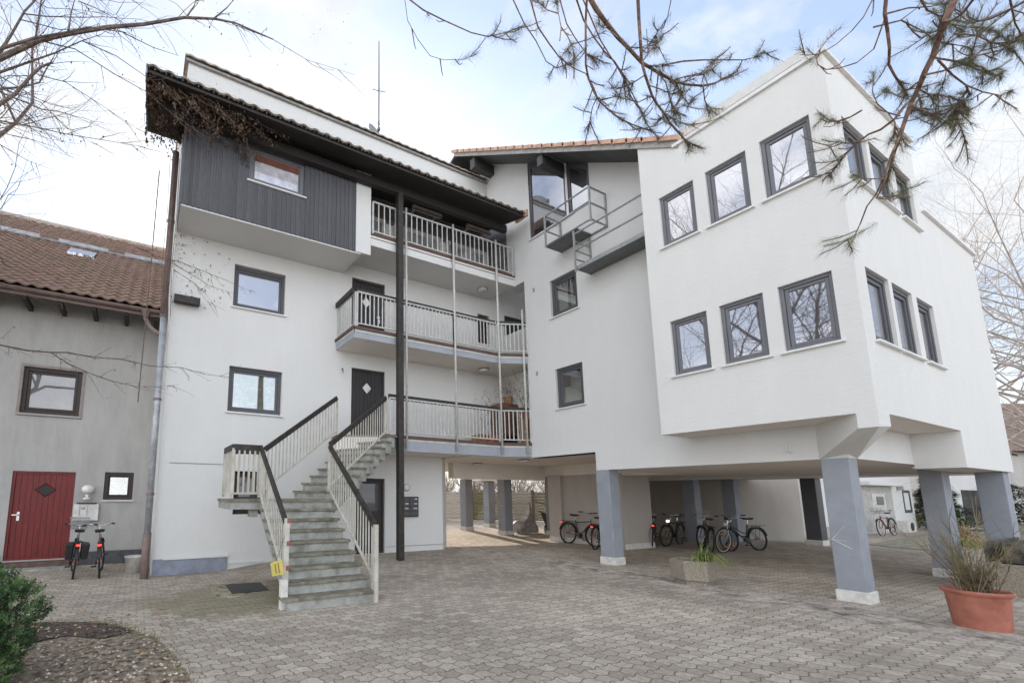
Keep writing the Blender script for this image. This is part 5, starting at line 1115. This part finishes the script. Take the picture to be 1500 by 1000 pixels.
# pine whose boughs hang into the top of the picture
PT = thing('pine_tree', 'pine whose long needled boughs hang into the top of the view', 'tree', (5.4, -1.4, 0))
m = MB(); m.tube([(5.4, -1.4, -.1), (5.38, -1.38, 3), (5.3, -1.3, 7), (5.25, -1.2, 10.5)], [.24, .21, .15, .06], 12); m.build('trunk', M['pinebark'], PT, smooth=True)
PBR = [  # depth0, depth1, r0, r1, needle start, points
 (2.7, 3.3, .020, .006, .35, [(858,-14),(872,12),(885,30),(905,55),(920,70),(940,92),(962,105),(985,118),(1005,124),(1030,126),(1048,122),(1060,115),(1074,108)]),
 (2.7, 3.2, .013, .005, .45, [(934,-12),(936,30),(938,60),(940,90),(945,110),(950,125),(955,140),(962,152),(972,165),(980,178),(988,188),(998,199),(1006,208),(1022,214)]),
 (2.6, 3.1, .009, .004, .55, [(860,-8),(858,30),(858,70),(858,95),(862,115),(870,135),(878,148),(890,160),(905,172),(925,182),(942,188),(956,191)]),
 (2.7, 3.0, .007, .003, .5, [(842,-8),(855,30),(870,55),(885,75),(900,90),(910,105),(918,122),(922,140)]),
 (2.6, 3.0, .006, .003, .6, [(775,-8),(788,40),(805,65),(820,85),(840,100),(858,108),(868,125),(875,142),(892,156)]),
 (2.6, 2.9, .005, .003, .5, [(748,-8),(768,35),(785,60),(800,90),(815,100),(838,92)]),
 (3.0, 3.3, .008, .003, .45, [(970,96),(1000,90),(1030,88),(1060,88),(1090,88),(1106,84),(1120,74)]),
 (2.6, 2.9, .006, .003, .65, [(590,-8),(620,15),(650,30),(690,48),(715,54),(740,48),(768,38)]),
 (2.6, 2.8, .003, .002, .8, [(592,-8),(597,30),(612,58),(630,82),(650,88),(680,87),(697,80)]),
 (2.7, 3.0, .005, .003, .5, [(818,-8),(830,35),(845,60),(860,80),(878,88)]),
 (2.8, 3.1, .006, .003, .3, [(940,92),(952,75),(965,62),(972,50)]), (2.8, 3.1, .006, .003, .3, [(985,118),(1005,112),(1030,108),(1045,100)]),
 (2.9, 3.2, .005, .003, .3, [(1030,126),(1032,145),(1036,158),(1040,165)]), (2.8, 3.1, .005, .003, .2, [(955,140),(935,150),(915,145),(900,140)]),
 (2.8, 3.1, .005, .003, .2, [(945,110),(930,120),(912,128),(895,130)]), (2.8, 3.2, .005, .003, .2, [(972,165),(990,160),(1008,152),(1018,142)]),
 (2.8, 3.2, .005, .003, .2, [(950,125),(965,130),(985,138),(1000,135)]), (2.7, 3.0, .005, .003, .2, [(905,55),(890,42),(876,36)]),
 (2.8, 3.1, .006, .003, .5, [(850,-10),(880,60),(905,100),(925,135),(938,160),(946,180)]), (2.7, 3, .004, .002, .6, [(985,-10),(978,25),(965,45),(955,60)]),
 (2.8, 3.2, .005, .003, .3, [(962,105),(975,120),(980,140),(985,160)]), (2.6, 2.9, .004, .002, .6, [(820,60),(822,40),(818,20),(815,-8)]),
 (2.4, 3.0, .024, .010, .75, [(1404,-14),(1385,30),(1375,55),(1368,80),(1355,105),(1345,130),(1335,150),(1328,170),(1318,200),(1310,222),(1304,248),(1296,268)]),
 (2.6, 3.1, .010, .005, .55, [(1328,152),(1310,175),(1290,190),(1272,197),(1255,210),(1240,225),(1228,240),(1214,258)]),
 (2.7, 3.1, .008, .004, .6, [(1318,200),(1305,228),(1296,258),(1283,285),(1270,302),(1260,328),(1252,345),(1240,352)]),
 (2.7, 3.0, .007, .003, .5, [(1300,255),(1292,275),(1284,290),(1300,292),(1318,286),(1330,276)]),
 (2.4, 2.8, .012, .006, .7, [(1299,-12),(1296,20),(1300,45),(1303,70),(1302,95),(1310,110),(1320,125),(1330,140)]),
 (2.5, 2.7, .004, .003, .9, [(1282,-8),(1265,25),(1248,45),(1225,65),(1200,80),(1180,81),(1172,72)]),
 (2.5, 2.8, .005, .003, .9, [(1296,28),(1280,72),(1255,92),(1230,100),(1210,102),(1198,95),(1195,80),(1212,58),(1232,40)]),
 (2.5, 2.9, .008, .004, .5, [(1345,-8),(1358,15),(1372,22),(1385,25)]), (2.5, 2.9, .009, .004, .6, [(1432,-8),(1410,20),(1390,33),(1376,54)]),
 (2.4, 2.9, .010, .005, .4, [(1512,-4),(1480,14),(1450,28),(1420,34),(1396,30)]), (2.5, 2.9, .007, .004, .3, [(1478,-8),(1487,35),(1502,60)]),
 (2.6, 3.1, .008, .004, .3, [(1370,85),(1400,90),(1430,82),(1460,75),(1486,70)]), (2.6, 3.1, .008, .004, .4, [(1374,88),(1395,110),(1415,125),(1421,140),(1400,158),(1378,168)]),
 (2.6, 3.1, .008, .004, .35, [(1355,110),(1382,104),(1420,90),(1450,62),(1482,32)]), (2.7, 3.1, .007, .003, .2, [(1335,155),(1360,165),(1385,178),(1398,165)]),
 (2.7, 3.1, .007, .003, .3, [(1415,125),(1440,135),(1465,140),(1484,132)]), (2.7, 3.1, .006, .003, .3, [(1345,120),(1330,132),(1312,140),(1296,130)]),
 (2.7, 3.1, .006, .003, .4, [(1318,170),(1300,165),(1285,152),(1278,135),(1280,105)]), (2.7, 3.2, .007, .003, .3, [(1262,162),(1245,172),(1230,178),(1216,178),(1202,166)]),
 (2.7, 3.1, .006, .003, .3, [(1262,205),(1245,210),(1228,208),(1214,214)]), (2.6, 3, .007, .003, .4, [(1280,40),(1320,30),(1350,45),(1372,60)]),
 (2.6, 3, .007, .003, .4, [(1300,20),(1330,12),(1362,10),(1392,4)]), (2.6, 3, .007, .003, .3, [(1400,50),(1430,52),(1455,40)]),
 (2.7, 3.2, .006, .003, .3, [(1375,150),(1390,140),(1405,148),(1420,160)]), (2.7, 3.2, .006, .003, .3, [(1420,90),(1440,100),(1455,112),(1470,105)]),
 (2.7, 3.1, .005, .003, .3, [(1296,262),(1280,262),(1262,262),(1250,255)]), (2.8, 3.2, .006, .003, .2, [(1345,130),(1362,140),(1372,155),(1365,185)])]
m = MB(); nd = MB(); ny = MB(); R = random.Random(12)
for (lo, hi, cnt, xr, yr) in ((0, 22, 10, (800, 1060), (0, 190)), (22, 45, 20, (1190, 1510), (-10, 260))):
    k = 0
    while k < cnt:
        b = PBR[R.randint(lo, hi-1)]; x, y = R.choice(b[5]); 
        if not (xr[0] < x < xr[1] and yr[0] <= y < yr[1]) or (hi == 45 and (y > 190 or x < 1290) and R.random() < .85): continue
        a = R.uniform(0, 6.28); pts = [(x, y)]
        for q in range(3): a += R.uniform(-.6, .6); x += R.uniform(12, 24)*math.cos(a); y += R.uniform(10, 20)*math.sin(a)+3; pts.append((x, y))
        dd_ = lerp(b[0], b[1], .6); PBR.append((dd_, dd_+R.uniform(-.25, .3), .005, .003, .3, pts)); k += 1
def shoot(p, d, n, l, tgt, back=.16):
    d = d.normalized()
    for _ in range(n):
        s = R.random(); q = p-d*(back*s)+V((R.gauss(0, .003), R.gauss(0, .003), R.gauss(0, .003))); ax = d.orthogonal().normalized(); ax.rotate(Matrix.Rotation(R.uniform(0, 6.283), 3, d)); sp = R.uniform(.25, .9) if s < .25 else R.uniform(.6, 1.3)
        e = (d+ax*sp+V((0, 0, -.06))).normalized(); ln = l*R.uniform(.6, 1.1); sd = e.orthogonal().normalized()*.0009
        tip = q+e*ln+V((0, 0, -.006)); tgt.quad(q-sd, q+sd, tip+sd*.4, tip-sd*.4)
for bi, (d0, d1, r0, r1, ns, pts) in enumerate(PBR):
    n = len(pts)-1; P = [at(x, y, lerp(d0, d1, i/n)+R.uniform(-.04, .04)) for i, (x, y) in enumerate(pts)]
    m.tube(P, [lerp(r0, r1, i/n)*.72 for i in range(n+1)], 8 if r0 > .009 else 6)
    shoot(P[-1], P[-1]-P[-2], 130, .074, nd)
    for i in range(n):
        f = i/n
        if f >= ns:
            d = P[i+1]-P[i]; 
            if R.random() < .8: shoot(P[i+1], d, 30, .062, ny if R.random() < .18 else nd, d.length)
            for _ in range(R.randint(1, 3)):
                e = (d.normalized()+V((R.gauss(0, .75), R.gauss(0, .75), R.gauss(.05, .6)))).normalized(); l = R.uniform(.06, .2); q = P[i].lerp(P[i+1], R.random()); md = q+e*l*.5+V((0, 0, -.01)); m.tube([q, md, q+e*l], [.004, .0032, .0025], 4); shoot(q+e*l, e, 66, .066, nd if R.random() < .85 else ny, min(.12, l))
        elif R.random() < .5 and r0 < .012:
            e = ((P[i+1]-P[i]).normalized()+V((R.gauss(0, .8), R.gauss(0, .8), R.gauss(0, .6)))).normalized(); l = R.uniform(.04, .14); q = P[i].lerp(P[i+1], R.random()); m.tube([q, q+e*l*.6, q+(e+V((0, 0, .3)))*l], [.0035, .0025, .0016], 4)
            if R.random() < .45: shoot(q+e*l, e, 26, .05, nd, .05)
for k in (0, 1, 22, 26, 31): s = at(*PBR[k][5][0], PBR[k][0]); m.tube([V((5.3, -1.3, s.z+.6)), (V((5.3, -1.3, s.z+1.6))+s)/2, s], [.05, .036, PBR[k][2]], 8)
m.build('boughs', M['pinebark'], PT); nd.build('needles', M['needle'], PT); ny.build('yellow_needles', M['needley'], PT)

# dry climber on the left end of the pent roof
CL = thing('climbing_plant', 'dead climbing plant hanging under the left end of the pent roof', 'climber', (-.1, 9.6, 9.2)); R = random.Random(9); m = MB(); lf = MB()
for i in range(34):
    x, w = R.uniform(-.4, 2.6)*R.uniform(.15, 1), R.uniform(8.98, 9.7); z = pz(w)-.02; p = V((x, w, z)); pts = [p]; d = V((R.uniform(.2, 1), R.gauss(0, .15), R.uniform(-.7, 0)))
    for k in range(6): d = d+V((R.gauss(0, .25), R.gauss(0, .12), R.gauss(-.05, .2))); p = p+d.normalized()*R.uniform(.08, .22); p.z = min(p.z, pz(p.y)-.05); p.y = min(p.y, 9.70); pts.append(p.copy())
    m.tube(pts, [.008, .007, .006, .005, .004, .003, .002], 4)
    for q in pts[1:]:
        for _ in range(9):
            c = q+V((R.gauss(0, .05), R.gauss(0, .04), R.gauss(-.02, .05))); c.y = min(c.y, 9.72); c.z = min(c.z, pz(c.y)-.03); a = V((R.gauss(0, 1), R.gauss(0, 1), R.gauss(0, 1))).normalized()*R.uniform(.018, .045); b = a.orthogonal().normalized()*a.length*.6; lf.quad(c-a, c+b, c+a, c-b)
for i in range(24):
    x, w = R.uniform(-.42, .32), R.uniform(9.0, 11.4); p = V((x, w, pz(w)-.03)); pts = [p]; 
    for k in range(5): p = p+V((R.gauss(0, .06), R.gauss(0, .10), R.uniform(-.10, .0))); pts.append(p.copy())
    m.tube(pts, [.007, .006, .005, .004, .003, .002], 4)
    for q in pts:
        for _ in range(9):
            c = q+V((R.gauss(0, .045), R.gauss(0, .05), R.gauss(-.03, .045))); a = V((R.gauss(0, 1), R.gauss(0, 1), R.gauss(0, 1))).normalized()*R.uniform(.02, .05); b = a.orthogonal().normalized()*a.length*.6; c.x = max(c.x, -.44); lf.quad(c-a, c+b, c+a, c-b)
for i in range(5):
    x = .10+i*.05; m.tube([(x, 10.70, 9.4), (x+.03, 10.68, 8), (x, 10.69, 6.6), (x+.05, 10.7, 5.5)], .006, 4)
for i in range(95):
    t = R.random(); c = V((R.uniform(.3, 1.5)*R.random()+.32, 10.86, lerp(7.6, 5.9, t))); a = V((R.gauss(0, 1), R.gauss(0, .3), R.gauss(0, 1))).normalized()*R.uniform(.012, .03); b = V((a.z, 0, -a.x))*.6; lf.quad(c-a, c+b, c+a, c-b)
m.tube([(-.15, 10.7, 3.5), (-.12, 10.75, 6), (-.1, 10.8, 9.0)], .012, 5)
m.build('stems', M['bark'], CL); lf.build('dead_leaves', mat('withered_leaf', (.22, .145, .10), .85, var=.5, scale=12), CL)

# clipped conifer in the near left corner
cb_ = V((-1.22, 4.97, 0)); SB = thing('conifer_shrub', 'dense green conifer shrub in the near left corner', 'shrub', tuple(cb_)); R = random.Random(17); m = MB(); tp = MB(); core = MB()
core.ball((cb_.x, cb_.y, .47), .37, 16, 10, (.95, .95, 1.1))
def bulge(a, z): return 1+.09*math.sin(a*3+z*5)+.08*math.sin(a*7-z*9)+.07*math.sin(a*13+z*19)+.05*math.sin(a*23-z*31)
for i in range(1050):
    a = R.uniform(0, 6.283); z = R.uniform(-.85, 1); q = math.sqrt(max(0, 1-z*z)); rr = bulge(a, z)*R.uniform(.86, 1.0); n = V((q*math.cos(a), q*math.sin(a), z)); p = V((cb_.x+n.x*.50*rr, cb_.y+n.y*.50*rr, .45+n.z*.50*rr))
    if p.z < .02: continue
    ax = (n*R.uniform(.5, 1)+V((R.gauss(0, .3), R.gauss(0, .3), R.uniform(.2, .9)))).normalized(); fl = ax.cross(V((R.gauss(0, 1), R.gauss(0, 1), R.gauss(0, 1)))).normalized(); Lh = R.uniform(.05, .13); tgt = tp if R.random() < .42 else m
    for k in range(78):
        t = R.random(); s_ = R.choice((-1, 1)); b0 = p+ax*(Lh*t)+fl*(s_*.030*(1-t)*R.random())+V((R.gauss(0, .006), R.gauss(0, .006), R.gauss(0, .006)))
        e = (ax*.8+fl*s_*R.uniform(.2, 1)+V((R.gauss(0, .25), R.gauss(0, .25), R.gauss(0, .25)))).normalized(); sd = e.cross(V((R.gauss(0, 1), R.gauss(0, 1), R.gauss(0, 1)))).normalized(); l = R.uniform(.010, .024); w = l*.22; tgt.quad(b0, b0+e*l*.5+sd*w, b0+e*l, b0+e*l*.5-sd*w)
core.build('stems', mat('dark_shade_core', (.02, .028, .012), .95, var=.3), SB); m.build('foliage', M['thuja'], SB); tp.build('foliage_tips', M['thuja2'], SB)  # the stems mesh is one dark ball, painting the shade inside the shrub

# trees behind
bare_tree('willow_tree', 'pale bare tree with sweeping twigs right of the building', (33.5, 3.2, 0), 17, 51, 'barkpale', 4, 5, .0, .11, (-.7, .45, 0), None, .2, .62, 44, 1.0, ll=.46)
bare_tree('birch_tree', 'second pale bare tree at the right edge behind the tiled house', (44, 9.5, 0), 19, 52, 'barkpale', 4, 5, .02, .17, (-.5, .2, 0), None, .2, .62, 34, 1.0, ll=.44)
for i, (u, w, h, s, lab) in enumerate(((19.0, 27.5, 5.0, 61, 'tan bare shrub behind the left end of the woven fence'), (22.5, 25.5, 4.6, 62, 'bare branching tree behind the middle of the woven fence'), (25.0, 22.5, 5.2, 63, 'pale bare shrub behind the right end of the woven fence'), (16.0, 28.0, 6.5, 64, 'tall bare tree visible in the gap left of the passage beam'))):
    bare_tree('bare_tree', lab, (u, w, 0), h, s, 'barktan', 4, 6, .05, .11, (0, 0, 0), 'bare trees behind the woven fence', .12, .66, 9, 1.0)
for i, (u, w, lab) in enumerate(((17.6, 25.4, 'tan thicket shrub over the left fence panels'), (19.8, 24.0, 'tan thicket shrub left of the middle pillar'), (22.0, 22.2, 'tan thicket shrub over the middle fence panels'), (24.2, 20.6, 'tan thicket shrub over the right fence panels'))):
    t = thing('thicket_shrub', lab, 'shrub', (u, w, 0), 'bare trees behind the woven fence'); m = MB(); stems(m, (u, w, 0), 60, 3.6, .5, .03, 200+i, 8, .2); m.build('stems', M['barktan'], t)
def evergreen(name, label, base, h, rx, seed, n=9000, mt='evergreen', conical=True):
    R = random.Random(seed); t = thing(name, label, 'shrub', base); b = V(base); m = MB(); m.tube([b, b+V((0, 0, h*.9))], [h*.03, .01], 6); m.build('trunk', M['bark'], t); m = MB()
    for _ in range(n):
        z = R.uniform(.05, 1); q = (1-z*.85 if conical else math.sqrt(max(.05, 1-(2*z-1)**2)))*rx*R.uniform(.35, 1)**.5*(1+.2*math.sin(z*23)); a = R.uniform(0, 6.283); p = b+V((q*math.cos(a), q*math.sin(a), z*h)); e = (V((math.cos(a), math.sin(a), R.gauss(-.1, .4)))).normalized(); sd = e.cross(V((0, 0, 1))).normalized(); l = h*R.uniform(.035, .08); m.quad(p, p+e*l*.5+sd*l*.3, p+e*l, p+e*l*.5-sd*l*.3)
    m.build('crown', M[mt], t); return t
evergreen('evergreen_shrub', 'dark evergreen beside the white house behind the second pillar', (36.5, 7.6, 0), 2.9, 1.3, 81)
evergreen('evergreen_shrub', 'low green shrub at the foot of the dark evergreen', (35.3, 7.2, 0), 1.2, .9, 82, 3000, 'blade', False)
evergreen('evergreen_shrub', 'green bush at the right edge below the tiled house', (36.0, 3.0, 0), 2.1, 1.6, 83, 8000, 'thuja', False)
evergreen('evergreen_shrub', 'dark bush in the gateway gap behind the rightmost pillar', (47.5, 7.0, 0), 2.4, 1.2, 84, 5000, 'evergreen', False)
blades('ornamental_grass', 'brownish ornamental grass on the lawn beyond the right pillars', (25.5, 4.75, 0), 420, 1.0, .7, 'leafpale', 'bladey', 'grass', 6, .02)
blades('dry_grass_clump', 'yellow green grass clump beside the brownish ornamental grass', (24.0, 4.55, 0), 300, .7, .8, 'bladey', 'blade', 'grass', 16, .02)

# ================================================================ LIGHT, SKY, CAMERA
EL, AZ = R_(23), math.atan2(.33, .94)
wd = bpy.data.worlds.new('World'); sc.world = wd; wd.use_nodes = True; n = wd.node_tree; bg = n.nodes['Background']
sky = add(n, 'ShaderNodeTexSky', sky_type='NISHITA', sun_disc=False, sun_elevation=EL, sun_rotation=AZ); sky.altitude = 500; sky.dust_density = 1.5
tc_ = add(n, 'ShaderNodeTexCoord'); sx = add(n, 'ShaderNodeSeparateXYZ'); L(n, tc_, 'Generated', sx, 0)
dv = add(n, 'ShaderNodeMath', operation='ADD'); L(n, sx, 'Z', dv, 0); dv.inputs[1].default_value = .35
mp = add(n, 'ShaderNodeVectorMath', operation='DIVIDE'); cb3 = add(n, 'ShaderNodeCombineXYZ'); [L(n, dv, 0, cb3, i) for i in range(3)]; L(n, tc_, 'Generated', mp, 0); L(n, cb3, 0, mp, 1)
of = add(n, 'ShaderNodeVectorMath', operation='ADD'); L(n, mp, 0, of, 0); of.inputs[1].default_value = (.35, .1, 0)
nz = noise(n, (of, 0), 2.1, 9, .58); nz.inputs['Distortion'].default_value = .25
cr_ = ramp(n, nz, 'Fac', [(.42, (0,)*3), (.57, (1,)*3)])
zr = ramp(n, sx, 'Z', [(0, (1,)*3), (.28, (.45,)*3), (.8, (.12,)*3)])       # cloud cover thickens towards the horizon
mxm = add(n, 'ShaderNodeMath', operation='MAXIMUM'); L(n, cr_, 'Color', mxm, 0); L(n, zr, 'Color', mxm, 1)
n2 = noise(n, (of, 0), 5.0, 7, .6); cc = ramp(n, n2, 'Fac', [(.3, (4.4, 4.65, 5.0)), (.7, (5.9, 5.95, 6.0))])
# unseen brighter cloud added to the sky opposite the building, lighting its facades
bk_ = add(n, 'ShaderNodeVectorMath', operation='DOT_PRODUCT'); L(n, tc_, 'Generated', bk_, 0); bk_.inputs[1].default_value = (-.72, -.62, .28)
br_ = ramp(n, bk_, 'Value', [(.0, (1,)*3), (.75, (CLOUD_FILL*1.01, CLOUD_FILL, CLOUD_FILL*.985))])
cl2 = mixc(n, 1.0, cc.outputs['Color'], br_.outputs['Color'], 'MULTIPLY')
sk2 = mixc(n, 1.0, sky.outputs['Color'], (SKYG, SKYG, SKYG), 'MULTIPLY')
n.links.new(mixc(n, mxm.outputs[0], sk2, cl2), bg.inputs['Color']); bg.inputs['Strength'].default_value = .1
ld_ = bpy.data.lights.new('sun', 'SUN'); ld_.energy = 2.6; ld_.angle = R_(.6); ld_.color = (1, .90, .78); so = bpy.data.objects.new('sun', ld_); C.objects.link(so)
sd_ = V((math.sin(AZ)*math.cos(EL), math.cos(AZ)*math.cos(EL), math.sin(EL))); so.rotation_euler = sd_.to_track_quat('Z', 'Y').to_euler(); so.location = (0, 0, 30)
cd = bpy.data.cameras.new('camera'); co = bpy.data.objects.new('camera', cd); C.objects.link(co); sc.camera = co
cd.sensor_width = 36; cd.sensor_fit = 'HORIZONTAL'; cd.lens = 36*FPX/1500; cd.shift_x = (750-PCX)/1500; cd.shift_y = (PCY-500)/1500; cd.clip_start = .05; cd.clip_end = 800
co.matrix_world = Matrix(((CR.x, CU.x, -CF.x, CAM.x), (CR.y, CU.y, -CF.y, CAM.y), (CR.z, CU.z, -CF.z, CAM.z), (0, 0, 0, 1)))
vs = sc.view_settings; vs.view_transform = 'Standard'; vs.look = 'None'; vs.exposure = EXPO; vs.gamma = 1
sc.cycles.max_bounces = 8; sc.cycles.diffuse_bounces = 4; sc.cycles.glossy_bounces = 3; sc.cycles.use_denoising = True
